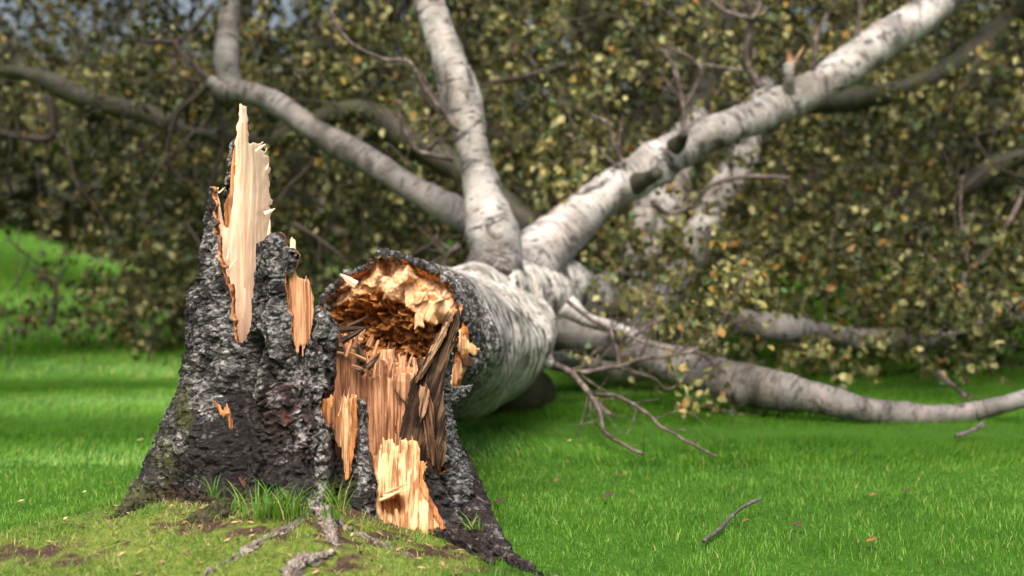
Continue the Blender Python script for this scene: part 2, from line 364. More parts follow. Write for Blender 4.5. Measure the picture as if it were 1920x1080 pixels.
# ------------------------------------------------------------------ grass
def blades(n, xy, hgt, wid, lean, seed):
    r = np.random.default_rng(seed); x, y = xy; z = gz(x, y)-.004
    an = r.uniform(0, 2*np.pi, n); la = r.uniform(0, 2*np.pi, n); ln = r.uniform(.1, 1, n)*lean*hgt
    B = v3(x, y, z); s = v3(np.cos(an), np.sin(an), 0)*(wid[:, None]/2); L = v3(np.cos(la), np.sin(la), 0)*ln[:, None]
    U = v3(0*x, 0*x, 1)*hgt[:, None]
    V = np.stack([B-s, B+s, B+.55*U+.3*L+s*.8, B+.55*U+.3*L-s*.8, B+.95*U+L], 1)
    i = np.arange(n)[:, None]*5; Q = i+np.array([[0, 1, 2, 3]]); T = i+np.array([[3, 2, 4]])
    lc = r.beta(2.2, 2.2, n)*.88; dry = r.random(n) < .05; lc[dry] = r.uniform(.85, 1, dry.sum())
    return V.reshape(-1, 3), [Q, T], lc
def scatter(n, d0, d1, margin, seed, power=1):
    r = np.random.default_rng(seed); d = np.sqrt(r.uniform(d0**2, d1**2, n)); x = (r.random(n)*2-1)*(.36*d+margin); return x, d
Vs = []; 
for (n, d0, d1, h, wd, sd_) in ((95000, 2.55, 4.6, .024, .0022, 1), (90000, 4.4, 7.2, .031, .0038, 2), (80000, 7, 13, .05, .008, 3), (50000, 13, 27, .09, .022, 4)):
    x, y = scatter(n, d0, d1, .5, sd_)
    m = moundm(x, y); keep = (m < .5) & ~((((x+.46)/.36)**2+((y-3.5)/.33)**2 < 1)); keep &= soilm(x, y) < np.random.default_rng(sd_+50).random(n)*.6+.15
    x, y = x[keep], y[keep]; k = len(x); r = np.random.default_rng(sd_+9)
    hh = h*(.5+.7*r.random(k)**1.5)*(1+.8*fbm(v3(x*4.5, y*4.5), 4, 3))
    V, Qs, lc = blades(k, (x, y), hh, wd*(.6+.8*r.random(k)), .75, sd_)
    lc = np.clip(lc+.28*fbm(v3(x*1.4, y*1.4), 3, 8)+.3*fbm(v3(x*7, y*7), 3, 81), 0, .84)*(lc <= .88)+lc*(lc > .88); Vs.append((V, Qs, {'lc': np.repeat(lc, 5)}))
V, Q, A = join(Vs); g = mk('lawn_grass', V, Q, M['grass'], attrs=A); tag(g, 'bright green lawn grass spread across the park', 'grass', kind='stuff')
n = 120000; r = np.random.default_rng(77); x = r.uniform(-1.75, .75, n); y = r.uniform(2.3, 4.0, n)
keep = (moundm(x, y) > .35) & (soilm(x, y) < r.random(n)*.75+.05) & (((x+.46)/.33)**2+((y-3.5)/.33)**2 > 1); x, y = x[keep], y[keep]; k = len(x)
hh = .012*(.5+1.1*r.random(k))*(1+.9*np.clip(fbm(v3(x*9, y*9), 3, 13), -.6, 1)); V, Q, lc = blades(k, (x, y), hh, .0016*(.6+.8*r.random(k)), 1.3, 6)
lc = np.clip(lc+.35*fbm(v3(x*7, y*7), 3, 18), 0, 1)
lc = np.where(np.repeat(soilm(x, y) > .25, 1)&(np.random.default_rng(3).random(k) < .5), np.random.default_rng(4).uniform(.85, 1, k), lc)
g = mk('mound_grass', V, Q, M['moss'], attrs={'lc': np.repeat(lc, 5)}); tag(g, 'short mossy yellow green turf on the mound round the stump', 'moss', kind='stuff')
rl = np.random.default_rng(66); n = 900; x = rl.normal(-.5, .42, n); y = rl.normal(3.0, .28, n); k_ = (moundm(x, y) > .3) & (y < 3.4); x, y = x[k_], y[k_]; n = len(x)
LV = []; a0 = rl.uniform(0, 6.28, n); sz = rl.uniform(.003, .011, n); U = v3(np.cos(a0), np.sin(a0), rl.normal(size=n)*.3)*sz[:, None]; W_ = v3(-np.sin(a0), np.cos(a0), rl.normal(size=n)*.3)*(sz*rl.uniform(.15, .5, n))[:, None]; B = v3(x, y, gz(x, y)+.006); h_ = v3(0*x, 0*x, sz*.25)
LV = np.stack([B-U, B-W_, B+U, B+W_, B+h_], 1).reshape(-1, 3); i = np.arange(n)[:, None]*5; T = np.concatenate([i+np.array([[a_, b_, 4]]) for a_, b_ in ((0, 1), (1, 2), (2, 3), (3, 0))]+[i+np.array([[2, 1, 0]]), i+np.array([[3, 2, 0]])])
t = NT('litter_bits', .9); t.col(t.ramp(t.attr('lc'), [(0., (.03, .018, .012)), (.5, (.1, .06, .035)), (.8, (.28, .17, .09)), (1., (.5, .34, .2))])); M['bits'] = t.m
g = mk('litter_bits', LV, T, M['bits'], attrs={'lc': np.repeat(rl.random(n), 5)}, smooth=False); tag(g, 'crumbs of bark and dead leaf scattered on the mound', 'litter', kind='stuff')
# ------------------------------------------------------------------ stump body
SX = float(P(610, 600, 3.5)[0]); SY = 3.5
stump = thing('tree_stump', 'shattered dark barked stump with a tall cream wood spike', 'stump', (SX, SY, .08))
zl = [(-.12, .60), (.02, .56), (.05, .535), (.10, .47), (.17, .425), (.22, .405), (.285, .378), (.34, .357), (.41, .34), (.49, .325), (.6, .313), (.74, .29), (.85, .277), (1.2, .26)]
zr = [(-.12, .54), (-.03, .45), (.05, .385), (.10, .358), (.17, .337), (.235, .317), (.31, .303), (.39, .303), (.455, .312), (.52, .325), (.56, .33), (1.2, .33)]
z0 = [(-.12, .40), (.0, .36), (.08, .33), (.2, .305), (.35, .29), (.6, .285), (1.2, .27)]
def ip(tb, z): a = np.array(tb); return np.interp(z, a[:, 0], a[:, 1])
def ang(a, b): return (a-b+np.pi) % (2*np.pi)-np.pi
def rad(th, z):
    r0 = ip(z0, z); base = sst(.34, .0, z); 
    r = r0+(ip(zl, z)-r0)*np.exp(-(ang(th, R(181))/(.75-.33*base))**2)+(ip(zr, z)-r0)*np.exp(-(ang(th, R(-8))/(.62-.15*base))**2)
    r += base*(.085*np.exp(-(ang(th, R(-92))/.26)**2)+.07*np.exp(-(ang(th, R(-128))/.25)**2)+.12*np.exp(-(ang(th, R(-42))/.22)**2)+.1*np.exp(-(ang(th, R(60))/.3)**2)+.1*np.exp(-(ang(th, R(120))/.3)**2)+.03*np.exp(-(ang(th, R(-66))/.18)**2))
    return r
def stroke(px, py, pts, wdt, amp):
    best = np.full(px.shape, 1e9)
    for (x0, y0), (x1, y1) in zip(pts[:-1], pts[1:]):
        t = np.clip(((px-x0)*(x1-x0)+(py-y0)*(y1-y0))/((x1-x0)**2+(y1-y0)**2), 0, 1)
        best = np.minimum(best, (px-x0-t*(x1-x0))**2+(py-y0-t*(y1-y0))**2)
    return amp*np.exp(-best/wdt**2)
def barkdisp(V, sc=1.):
    q = V+.014*np.stack([vn(V*45, 1), vn(V*45, 2), vn(V*45, 3)], -1)+.005*np.stack([vn(V*130, 1), vn(V*130, 2), vn(V*130, 3)], -1)
    f1, f2, cid = worley(q*np.array([36, 36, 24])*sc, 4); crack = sst(.0, .22, f2-f1)
    g1, g2, gid = worley(q*np.array([85, 85, 95])*sc, 8); c2 = sst(.0, .25, g2-g1)
    b = fbm(V*np.array([9, 9, 6]), 3, 3); rg = 1-np.abs(fbm(q*np.array([22, 22, 12]), 4, 31))*3.2
    w1_, w2_, wid = worley(q*np.array([26, 26, 5.5])*sc+3.3, 14); h = -.016*sst(.16, 0., w2_-w1_)+crack*.005*(.3+1.1*cid)+c2*.0035*(.2+1.2*gid)+.009*b+.007*rg.clip(-1, 1)*.7+.004*fbm(V*110, 3, 6)
    return h/sc, np.clip(crack*.35+c2*.2+.45*gid, 0, 1)
NT_, NZ_ = 880, 470
th = np.linspace(0, 2*np.pi, NT_, endpoint=False)-np.pi/2*3; zz = np.linspace(-.10, 1.02, NZ_); TH, ZZ = np.meshgrid(th, zz)
RR = rad(TH, ZZ)
def body(Rr): return np.stack([SX+Rr*np.cos(TH), SY+Rr*np.sin(TH)*.95, ZZ], -1)
V0 = body(RR); PX, PY, DD = proj(V0)
front = (np.sin(TH) < .12)
s = stroke(PX, PY, [(475, 650), (445, 740), (438, 830), (430, 900), (425, 960)], 20, -.05)
s += stroke(PX, PY, [(560, 650), (558, 720), (560, 800), (540, 860)], 16, -.014)
s += stroke(PX, PY, [(640, 840), (636, 900), (640, 960)], 15, -.030)
s += stroke(PX, PY, [(604, 600), (600, 700), (604, 800), (600, 900), (596, 980)], 14, .02)
s += stroke(PX, PY, [(520, 450), (520, 560), (505, 700), (500, 860), (480, 940)], 24, .02)
s += stroke(PX, PY, [(672, 760), (682, 860), (700, 980)], 14, .012)
s += stroke(PX, PY, [(835, 880), (870, 960), (920, 1030)], 9, -.02)
s += stroke(PX, PY, [(380, 560), (375, 680), (350, 780), (310, 880), (260, 940)], 24, .012)
s += .02*np.exp(-((PX-385)/40)**2-((PY-840)/60)**2)
s = np.where(np.sin(TH) < .05, s*2.1, 0)+.026*fbm(V0*np.array([17, 17, 2.6]), 3, 61)
h, hg = barkdisp(V0)
RO = RR+h+s-.006; VO = body(RO); PX, PY, DD = proj(VO)
KEEP = [(-100, 1400), (-100, 330), (394, 352), (402, 352), (403, 400), (408, 440), (412, 470), (413, 500), (425, 530), (437, 580), (441, 610), (437, 634), (452, 648), (462, 640), (467, 600), (473, 560), (478, 520), (480, 480), (483, 452), (495, 442), (515, 437), (528, 430), (537, 436), (540, 462), (560, 480), (561, 500), (548, 514), (534, 522), (540, 560), (548, 600), (553, 640), (560, 654), (569, 640), (575, 610), (580, 592), (590, 585), (605, 578), (622, 590), (636, 610), (638, 632), (629, 645), (633, 680), (627, 700), (626, 736), (607, 742), (604, 770), (612, 795), (625, 800), (630, 835), (634, 855), (648, 885), (657, 880), (664, 850), (668, 800), (671, 760), (668, 742), (680, 735), (689, 760), (692, 800), (695, 840), (700, 880), (708, 905), (705, 940), (711, 978), (724, 1000), (745, 1010), (800, 1004), (836, 990), (818, 960), (802, 930), (789, 897), (802, 870), (826, 890), (835, 830), (832, 780), (829, 740), (832, 700), (838, 660), (852, 620), (861, 578), (900, 560), (1300, 560), (1300, 1400)]
def backrim(th_):
    # rim height of the far wall
    s1 = .385+.10*sst(R(60), R(5), np.abs(ang(th_, 0)))+.25*sst(R(70), R(25), np.abs(ang(th_, R(178))))
    return s1
jx = 5*vn(v3(PX/11, PY/16, TH*3), 41)+2*vn(v3(PX/4, PY/5, TH*3), 42); jy = 8*vn(v3(PX/9, PY/30, 3.), 43)
cells = lambda A: (A[:-1]+np.roll(A, -1, 1)[:-1]+A[1:]+np.roll(A, -1, 1)[1:])/4
kf = inpoly(PX+jx, PY+jy, KEEP)
kb = ZZ < backrim(TH)+.03*vn(v3(np.cos(TH)*12, np.sin(TH)*12, 1), 5)
kp = np.where(np.sin(TH) < .0, kf, kb); kc = (kp & np.roll(kp, -1, 1))[:-1] & kp[1:]
rin = .007+.002*vn(V0*60, 12)
RI = RO*0+np.minimum(RO-.008, RO-h*.8-rin)
Vv, Qv, mi, used = shell(VO, body(RI), kc, wrap=True, smooth=12)
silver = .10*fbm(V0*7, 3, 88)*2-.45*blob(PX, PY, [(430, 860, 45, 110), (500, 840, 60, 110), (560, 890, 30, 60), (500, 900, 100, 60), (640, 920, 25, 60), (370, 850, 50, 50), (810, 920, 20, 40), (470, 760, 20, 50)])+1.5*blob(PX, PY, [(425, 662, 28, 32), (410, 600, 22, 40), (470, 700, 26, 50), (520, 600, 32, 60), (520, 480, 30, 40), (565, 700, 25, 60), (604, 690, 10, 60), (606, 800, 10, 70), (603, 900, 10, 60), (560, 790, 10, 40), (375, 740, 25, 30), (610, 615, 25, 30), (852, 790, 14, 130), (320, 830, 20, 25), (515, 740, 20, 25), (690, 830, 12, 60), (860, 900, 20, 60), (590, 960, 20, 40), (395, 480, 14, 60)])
moss = blob(PX, PY, [(345, 770, 14, 50), (310, 860, 18, 40), (265, 930, 45, 26), (225, 960, 40, 14), (630, 930, 20, 26), (470, 930, 25, 14), (900, 990, 18, 20)])*1.2
red = blob(PX, PY, [(330, 935, 50, 18), (880, 1010, 60, 22), (540, 770, 40, 60), (930, 1050, 50, 14)])
def two(a): return np.concatenate([a.ravel(), a.ravel()])[used]
mk('bark', Vv, Qv, [M['bark'], M['orange'], M['hollow']], stump, {'silver': two(silver), 'moss': two(np.clip(moss, 0, 1)), 'red': two(red), 'hgt': two(hg)}, mi)
# wooden liner of the hollow stump: reddish inner wall
def fib(px, py, w_=1, s_=0):
    px = px+2.5*vn(v3(px/16, py/80, 1), 57+s_)+5*vn(v3(px/60, py/150, 2), 58+s_)
    return .004*vn(v3(px/4.5, py/45, 4), 59+s_)+ .0045*vn(v3(px/2.6, py/90, 0), 51+s_)+.007*vn(v3(px/9, py/160, 0), 53+s_)+.002*vn(v3(px/1.3, py/30, 0), 55+s_)
NT2, NZ2 = 620, 260
th = np.linspace(0, 2*np.pi, NT2, endpoint=False); zz = np.linspace(-.05, .66, NZ2); TH, ZZ = np.meshgrid(th, zz)
arc = TH*.25*760
RL = rad(TH, ZZ)*0+ip(z0, ZZ)-.035-.05*sst(.2, -.3, np.sin(TH))+fib(arc, ZZ*760)*1.6
V0 = body(RL); PX, PY, DD = proj(V0)
colh = hsh(np.floor(arc/5.5+.8*vn(v3(arc/20, ZZ*3, 0), 3)).astype(int), (arc*0).astype(int), (arc*0).astype(int), 5)
rim = .355+.05*colh+.04*vn(v3(np.cos(TH)*5, np.sin(TH)*5, 0), 15)+.12*np.exp(-(ang(TH, R(135))/.35)**2)+.2*np.exp(-(ang(TH, R(175))/.4)**2)
KL = [(x, y+(22 if y < 900 else 0)) for x, y in KEEP]
kp = np.where(np.sin(TH) < .0, inpoly(PX+jx[:1, :1]*0, PY, KL) & (ZZ < .6), ZZ < rim); kc = (kp & np.roll(kp, -1, 1))[:-1] & kp[1:]
thick = .05+.03*vn(v3(arc/15, ZZ*8, 0), 8)
Vv, Qv, mi, used = shell(V0, body(RL-thick+fib(arc, ZZ*760, 1, 9)*2), kc, wrap=True)
mk('inner_wall', Vv, Qv, [M['hollow'], M['pink'], M['pink']], stump, mi=mi)
# rough floor of the hollow
n1, n2 = 60, 120; ro, ph = np.meshgrid(np.linspace(0, 1, n1), np.linspace(0, 2*np.pi, n2)); rf = ro*.29
Vf = np.stack([SX+rf*np.cos(ph), SY+rf*np.sin(ph), .17+.05*fbm(v3(rf*np.cos(ph)*20, rf*np.sin(ph)*20, 0), 4, 4)], -1)
ii = np.arange(n1*n2).reshape(n2, n1); Q = np.stack([ii[:-1, :-1], ii[:-1, 1:], ii[1:, 1:], ii[1:, :-1]], -1).reshape(-1, 4)
mk('rotten_core', Vf, Q, M['hollow'], stump)
# ------------------------------------------------------------------ slabs: outlines with their own distance, curvature and thickness
def slab(name, poly, dfun, thick, mats, parent, step=1.5, jag=10, fw=6, fibre=1., seed=0, bark=False, edge=.6, label=None, jx_=2.5, extra=None, slant=0, smoothjag=False):
    poly = np.array(poly, float); x0, y0 = poly.min(0)-24; x1, y1 = poly.max(0)+24
    gx, gy = np.meshgrid(np.arange(x0, x1, step), np.arange(y0, y1, step))
    fx = gx+slant*(gy-y0); col = hsh(np.floor(fx/fw+1.6*vn(v3(fx/11, gy/90, 0), seed+3)).astype(int), (gx*0).astype(int), (gx*0).astype(int), seed+5)-.5
    tx = gx+jx_*vn(v3(gx/5, gy/14, 0), seed+1); ty = gy+jag*col*2+jag*.5*vn(v3(gx/3, gy/12, 0), seed+2)
    if bark or smoothjag: ty = gy+jag*vn(v3(gx/8, gy/8, 0), seed+2); tx = gx+jag*.6*vn(v3(gx/9, gy/9, 0), seed+6)
    k = inpoly(tx, ty, poly)
    d = dfun(gx, gy)
    V = P(gx, gy, d)
    if bark: h, hg = barkdisp(V)
    else: h = fib(fx, gy, 1, seed)*fibre+.004*fibre*col; hg = h*0+.5
    if extra is not None: h = h+extra(gx, gy)
    # soften towards the edge: distance by repeated erosion
    e = k.astype(float); kk = k.copy()
    for _ in range(5):
        kk = kk & np.roll(kk, 1, 0) & np.roll(kk, -1, 0) & np.roll(kk, 1, 1) & np.roll(kk, -1, 1); e += kk
    h = h-edge*.006*(1-e/6)**2
    Vo = P(gx, gy, d-h); Vi = P(gx, gy, d+thick*(.45+.55*(e/6)**.5)+fib(gx+31, gy, 1, seed+4)*fibre)
    kc = k[:-1, :-1] & k[1:, :-1] & k[:-1, 1:] & k[1:, 1:]
    Vv, Qv, mi, used = shell(Vo, Vi, kc, smooth=6 if (bark or smoothjag) else 2)
    Qv = Qv[:, ::-1]
    gr = np.stack([fx/762, d*.3, gy/762], -1).reshape(-1, 3); A = {'gr': np.concatenate([gr, gr+.3])[used]}
    if bark:
        f2 = lambda a: np.concatenate([a.ravel(), a.ravel()])[used]
        A = {'gr': A['gr'], 'silver': f2(hg*0+.35), 'moss': f2(hg*0), 'red': f2(hg*0), 'hgt': f2(hg)}
    o = mk(name, Vv, Qv, mats, parent, A, mi)
    if label: o['label'] = label
    return o
def splinter(px, py, d, ang_, L, w_, lean=0, tk=.5):
    tip = random.choice([.93, .9, .6, .5])
    """tapered sliver from (px,py) in photo pixels, pointing ang_ degrees from up, L, w_ px"""
    a = R(ang_); k = d/FPX; base = P(px, py, d); n = 5
    rt = np.array([1., 0, 0]); up = UP; dirv = rt*math.sin(a)+up*math.cos(a)+FW*lean; side = rt*math.cos(a)-up*math.sin(a); dp = FW
    V = []; t = np.linspace(0, 1, n); bend = random.uniform(-.12, .12)
    for i, q in enumerate(t):
        ww = w_*k/2*(1-q**1.6*tip)*(1+random.uniform(-.15, .15)); c = base+dirv*L*k*q+side*L*k*bend*q*q
        for sx_, sy_ in ((-1, -.3), (.2, -1), (1, .2), (-.1, 1)): V.append(c+side*ww*sx_+dp*ww*sy_*tk)
    V = np.array(V); Q = []
    for i in range(n-1):
        for j in range(4): Q.append([i*4+j, i*4+(j+1) % 4, (i+1)*4+(j+1) % 4, (i+1)*4+j])
    Q.append([n*4-4, n*4-3, n*4-2, n*4-1]); Q.append([3, 2, 1, 0])
    gr = np.stack([(V-base)@side+random.random(), (V-base)@dp, (V-base)@dirv], -1)
    return V, np.array(Q), {'gr': gr}
def splinters(name, L, mat, parent):
    for s_ in L:
        V, Q, A = splinter(*s_); mk(name, V, Q, mat, parent, A, smooth=False)
dsp = lambda x, y: 3.36+.0016*(x-400)+.00009*(x-455)**2*.3+(y-640)*-.00012
slab('wood_spike', [(448, 196), (463, 196), (466, 264), (471, 272), (477, 263), (481, 272), (493, 260), (490, 278), (501, 280), (496, 292), (508, 294), (502, 310), (509, 320), (503, 330), (508, 350), (504, 362), (514, 378), (504, 388), (512, 396), (507, 412), (511, 440), (507, 450), (510, 470), (500, 520), (495, 600), (470, 680), (430, 680), (405, 560), (404, 470), (406, 415), (401, 356), (408, 352), (414, 390), (421, 420), (432, 400), (439, 330), (441, 262)], dsp, .035, [M['cream'], M['cream'], M['cream']], stump, jag=4, fw=4, fibre=.3, seed=3, extra=lambda x, y: -.03*np.exp(-((x-425)/9)**2-((y-400)/45)**2)+.012*fbm(v3(x/45, y/110, 0), 3, 88)+.004*vn(v3(x/6, y/14, 0), 89)*sst(470, 500, x))
slab('inner_bark', [(448, 222), (441, 262), (434, 300), (430, 360), (418, 385), (420, 420), (434, 445), (470, 440), (470, 280)], lambda x, y: dsp(x, y)+.012, .012, M['orange'], stump, jag=2, seed=6, smoothjag=True)
slab('bark_strip', [(446, 232), (437, 258), (428, 275), (423, 330), (417, 380), (416, 430), (450, 440), (494, 440), (498, 310), (470, 270)], lambda x, y: dsp(x, y)+.034, .03, M['bark'], stump, jag=4, bark=True, seed=8)
slab('inner_bark', [(398, 350), (404, 350), (409, 400), (414, 450), (416, 500), (428, 540), (440, 590), (440, 640), (425, 640), (405, 560), (400, 450)], lambda x, y: dsp(x, y)-.004, .02, M['orange'], stump, jag=3, seed=9, smoothjag=True)
splinters('splinter', [(480, 284, 3.46, 46, 22, 7), (499, 318, 3.5, 28, 14, 5), (497, 402, 3.5, 58, 22, 11), (410, 362, 3.34, 50, 16, 4), (452, 230, 3.44, 2, 30, 9), (430, 504, 3.34, 36, 24, 4), (426, 486, 3.34, 8, 20, 4), (455, 600, 3.38, 8, 60, 7), (445, 620, 3.37, -6, 50, 6), (503, 440, 3.5, 12, 30, 5)], M['cream'], stump)
dfr = lambda x, y: 3.5-np.sqrt(np.maximum(.30**2-((x-610)/762)**2, .004))+.035
slab('split_wood', [(536, 519), (545, 512), (558, 520), (572, 512), (580, 530), (588, 548), (590, 575), (585, 620), (572, 660), (550, 660), (540, 600), (532, 560)], lambda x, y: dfr(x, y), .05, M['pink'], stump, jag=12, fw=4, fibre=.8, seed=12)
slab('split_wood', [(540, 470), (545, 450), (550, 441), (556, 455), (555, 480), (548, 500), (538, 495)], lambda x, y: dfr(x, y)+.12, .02, M['cream'], stump, jag=4, fw=3, seed=13)
slab('split_wood', [(603, 745), (612, 740), (626, 742), (622, 770), (624, 800), (610, 800), (602, 775)], lambda x, y: dfr(x, y)-.01, .03, M['orange'], stump, jag=5, seed=14, fibre=.6)
slab('split_wood', [(634, 752), (645, 745), (660, 742), (670, 742), (668, 780), (664, 830), (655, 880), (646, 885), (640, 850), (630, 830), (629, 800)], lambda x, y: dfr(x, y)-.004+.0006*(660-x), .04, M['yellow'], stump, jag=10, fw=4, fibre=.6, seed=15)
slab('inner_bark', [(660, 745), (670, 742), (671, 790), (664, 850), (656, 900), (645, 905), (648, 870), (655, 830)], lambda x, y: dfr(x, y)-.014, .02, M['orange'], stump, jag=3, seed=16, smoothjag=True)
# vertical fibres of the far inner wall
dbk = lambda x, y: 3.5+np.sqrt(np.maximum(.26**2-((x-640)/760)**2, .004))*.55-.05
slab('torn_fibres', [(628, 640), (640, 625), (655, 640), (668, 640), (672, 690), (690, 700), (700, 690), (705, 860), (690, 900), (620, 900), (620, 700)], lambda x, y: dbk(x, y)-.06+.0006*(x-630), .05, M['red'], stump, jag=18, fw=6, fibre=1.3, seed=21)
slab('torn_fibres', [(684, 700), (700, 690), (715, 684), (735, 690), (750, 676), (768, 670), (790, 690), (800, 760), (800, 880), (690, 880), (690, 800)], lambda x, y: dbk(x, y)-.03, .05, M['pink'], stump, jag=16, fw=5, fibre=1.2, seed=22)
sp = [(690+random.uniform(-2, 90), 702+random.uniform(-6, 18), 3.58+random.uniform(-.03, .02), random.uniform(-10, 20), random.uniform(18, 46), random.uniform(3, 9)) for _ in range(22)]
splinters('splinter', sp, M['pink'], stump)
sp = [(random.uniform(640, 690), random.uniform(640, 700), 3.54+random.uniform(-.04, .05), random.choice([-75, 75, 85, 60, -20, 40])+random.uniform(-10, 10), random.uniform(24, 50), random.uniform(7, 15)) for _ in range(12)]
splinters('splinter', sp, M['weathered'], stump)
sp = [(random.uniform(640, 700), random.uniform(630, 700), 3.52+random.uniform(-.04, .05), random.choice([-70, 80, 20, -20, 40])+random.uniform(-10, 10), random.uniform(20, 44), random.uniform(5, 12)) for _ in range(9)]
splinters('splinter', sp, M['pink'], stump)
splinters('splinter', [(652, 700, 3.62, 14, 90, 12, .15), (668, 705, 3.64, -8, 80, 10, .2), (690, 700, 3.66, 10, 64, 9, .3), (640, 705, 3.6, 4, 80, 11, .1), (712, 700, 3.68, 20, 60, 8, .3), (655, 690, 3.58, 35, 70, 8, .2)], M['pink'], stump)
splinters('splinter', [(636, 618, 3.5, 88, 60, 12), (640, 640, 3.45, 62, 60, 13), (650, 612, 3.52, 70, 40, 8)], M['weathered'], stump)
# weathered slab on the right, leaning
dwr = lambda x, y: 3.29+.0013*np.maximum(842-x, 0)+.00004*(700-y)*0
slab('weathered_wood', [(862, 576), (852, 588), (834, 606), (815, 634), (800, 660), (786, 690), (770, 712), (764, 745), (752, 790), (745, 835), (756, 850), (775, 862), (800, 880), (824, 905), (838, 850), (836, 780), (833, 740), (838, 700), (845, 660), (860, 618)], dwr, .06, [M['weathered']]*3, stump, jag=4, fw=9, fibre=.8, seed=31, slant=.28)
slab('weathered_wood', [(858, 580), (842, 594), (826, 616), (808, 645), (794, 680), (780, 702), (776, 718), (790, 716), (806, 690), (822, 660), (838, 630)], lambda x, y: dwr(x, y)-.02, .025, [M['brownface']]*3, stump, jag=4, fw=7, fibre=.6, seed=32, slant=.55)
slab('weathered_wood', [(788, 716), (800, 722), (806, 735), (800, 775), (790, 800), (784, 770)], lambda x, y: dwr(x, y)-.03, .02, [M['brownface']]*3, stump, jag=6, fw=6, fibre=.6, seed=34, slant=.2)
slab('weathered_wood', [(799, 712), (806, 735), (814, 760), (817, 820), (824, 880), (806, 868), (796, 820), (790, 770), (794, 730)], lambda x, y: dwr(x, y)-.022, .02, M['brownface2'], stump, jag=8, fw=5, fibre=.8, seed=33, slant=-.1)
# lower pale wood where bark has been stripped
dlo = lambda x, y: 3.215-.00045*(y-880)-.0001*(x-700)+.035
slab('stripped_wood', [(697, 852), (712, 838), (730, 824), (742, 834), (756, 826), (772, 822), (784, 828), (788, 862), (802, 868), (790, 897), (803, 930), (820, 960), (838, 990), (800, 1006), (775, 1000), (745, 1014), (722, 1004), (708, 980), (702, 940), (706, 905), (696, 880)], lambda x, y: dlo(x, y), .06, [M['yellow'], M['orange'], M['orange']], stump, jag=6, fw=5, fibre=.8, seed=41, edge=2,
     extra=lambda x, y: -.075*np.exp(-(((x-735)/21)**2+((y-950)/17)**2)**2)+.012*vn(v3(x/24, y/70, 0), 411)+.012*np.exp(-((y-925)/9)**2-((x-735)/28)**2))
slab('inner_bark', [(786, 862), (802, 868), (794, 895), (806, 928), (822, 958), (840, 992), (828, 996), (808, 962), (792, 930), (784, 900)], lambda x, y: dlo(x, y)-.012, .03, M['orange'], stump, jag=3, seed=42, smoothjag=True)
splinters('splinter', [(712, 938, 3.19, 70, 50, 7), (718, 930, 3.2, 80, 52, 6), (725, 925, 3.2, 62, 44, 6), (722, 985, 3.17, 5, 30, 8), (745, 990, 3.17, -8, 36, 9), (640, 770, 3.2, 8, 40, 6), (648, 765, 3.2, 14, 40, 5), (634, 780, 3.2, 22, 40, 4), (720, 850, 3.22, -3, 30, 7), (750, 850, 3.22, 3, 30, 7), (775, 850, 3.22, -2, 34, 7)], M['yellow'], stump)
# curled flap of torn bark on the left buttress
slab('torn_bark_flap', [(396, 752), (404, 750), (420, 765), (432, 768), (438, 790), (436, 812), (430, 806), (424, 786), (410, 775)], lambda x, y: 3.13+0*x, .012, M['orange'], stump, jag=3, seed=45)
splinters('splinter', [(426, 775, 3.12, -5, 20, 8)], M['pink'], stump)
# roots
def root(pts, mat, name='root', asp=.24, dsc=1.):
    path = []
    for px, py, r_ in pts:
        p, d = ground_hit(px, py); rr = r_*d/FPX*random.uniform(.8, 1.3); path.append([p[0], p[1], p[2]+rr*(asp-.45), rr])
    def dp(V, tc):
        h, _ = barkdisp(V, 1.6); return (h*1.25-.006)*dsc+.010*fbm(V*26, 3, 6)*dsc
    V, Q, A = tube_np(path, 76, .004, dp)
    ppx, ppy, _ = proj(V)
    A['silver'] = np.full(len(V), .62 if mat == 'pale' else .45); A['moss'] = np.full(len(V), 0. if px > 400 else .8); A['red'] = np.full(len(V), .2)
    mk(name, V, Q, M['bark' if mat != 'pale' else 'pale_root'], stump, A)
t = NT('pale_root', .75, .3); p_ = t.pos(); n_ = t.noise(p_, 60, 5, .7)
t.col(t.ramp(n_, [(.32, (.05, .035, .028)), (.48, (.17, .14, .118)), (.62, (.33, .29, .255)), (.78, (.48, .44, .40))])); t.bump(n_, .8, .006); M['pale_root'] = t.m
root([(604, 890, 22), (598, 935, 24), (575, 965, 20), (545, 990, 14), (500, 1012, 9), (450, 1042, 8), (385, 1078, 7)], 'pale')
root([(600, 930, 24), (608, 970, 17), (622, 1010, 12), (630, 1032, 8)], 'pale')
root([(545, 1090, 20), (565, 1062, 15), (600, 1048, 12), (628, 1040, 6)], 'pale', asp=.75)
root([(600, 965, 14), (640, 985, 9), (680, 1006, 8), (720, 1024, 7), (765, 1042, 5)], 'pale')
root([(840, 880, 42), (868, 950, 38), (905, 1010, 28), (950, 1050, 20), (1010, 1078, 12), (1080, 1100, 7)], 'bark', asp=.75)
root([(790, 985, 28), (840, 1010, 26), (890, 1036, 20), (925, 1060, 12)], 'bark', asp=.7)
root([(345, 900, 34), (290, 938, 30), (240, 960, 20), (205, 974, 9)], 'bark', asp=.3)
root([(430, 950, 30), (395, 968, 26), (350, 980, 14)], 'bark', asp=.1)
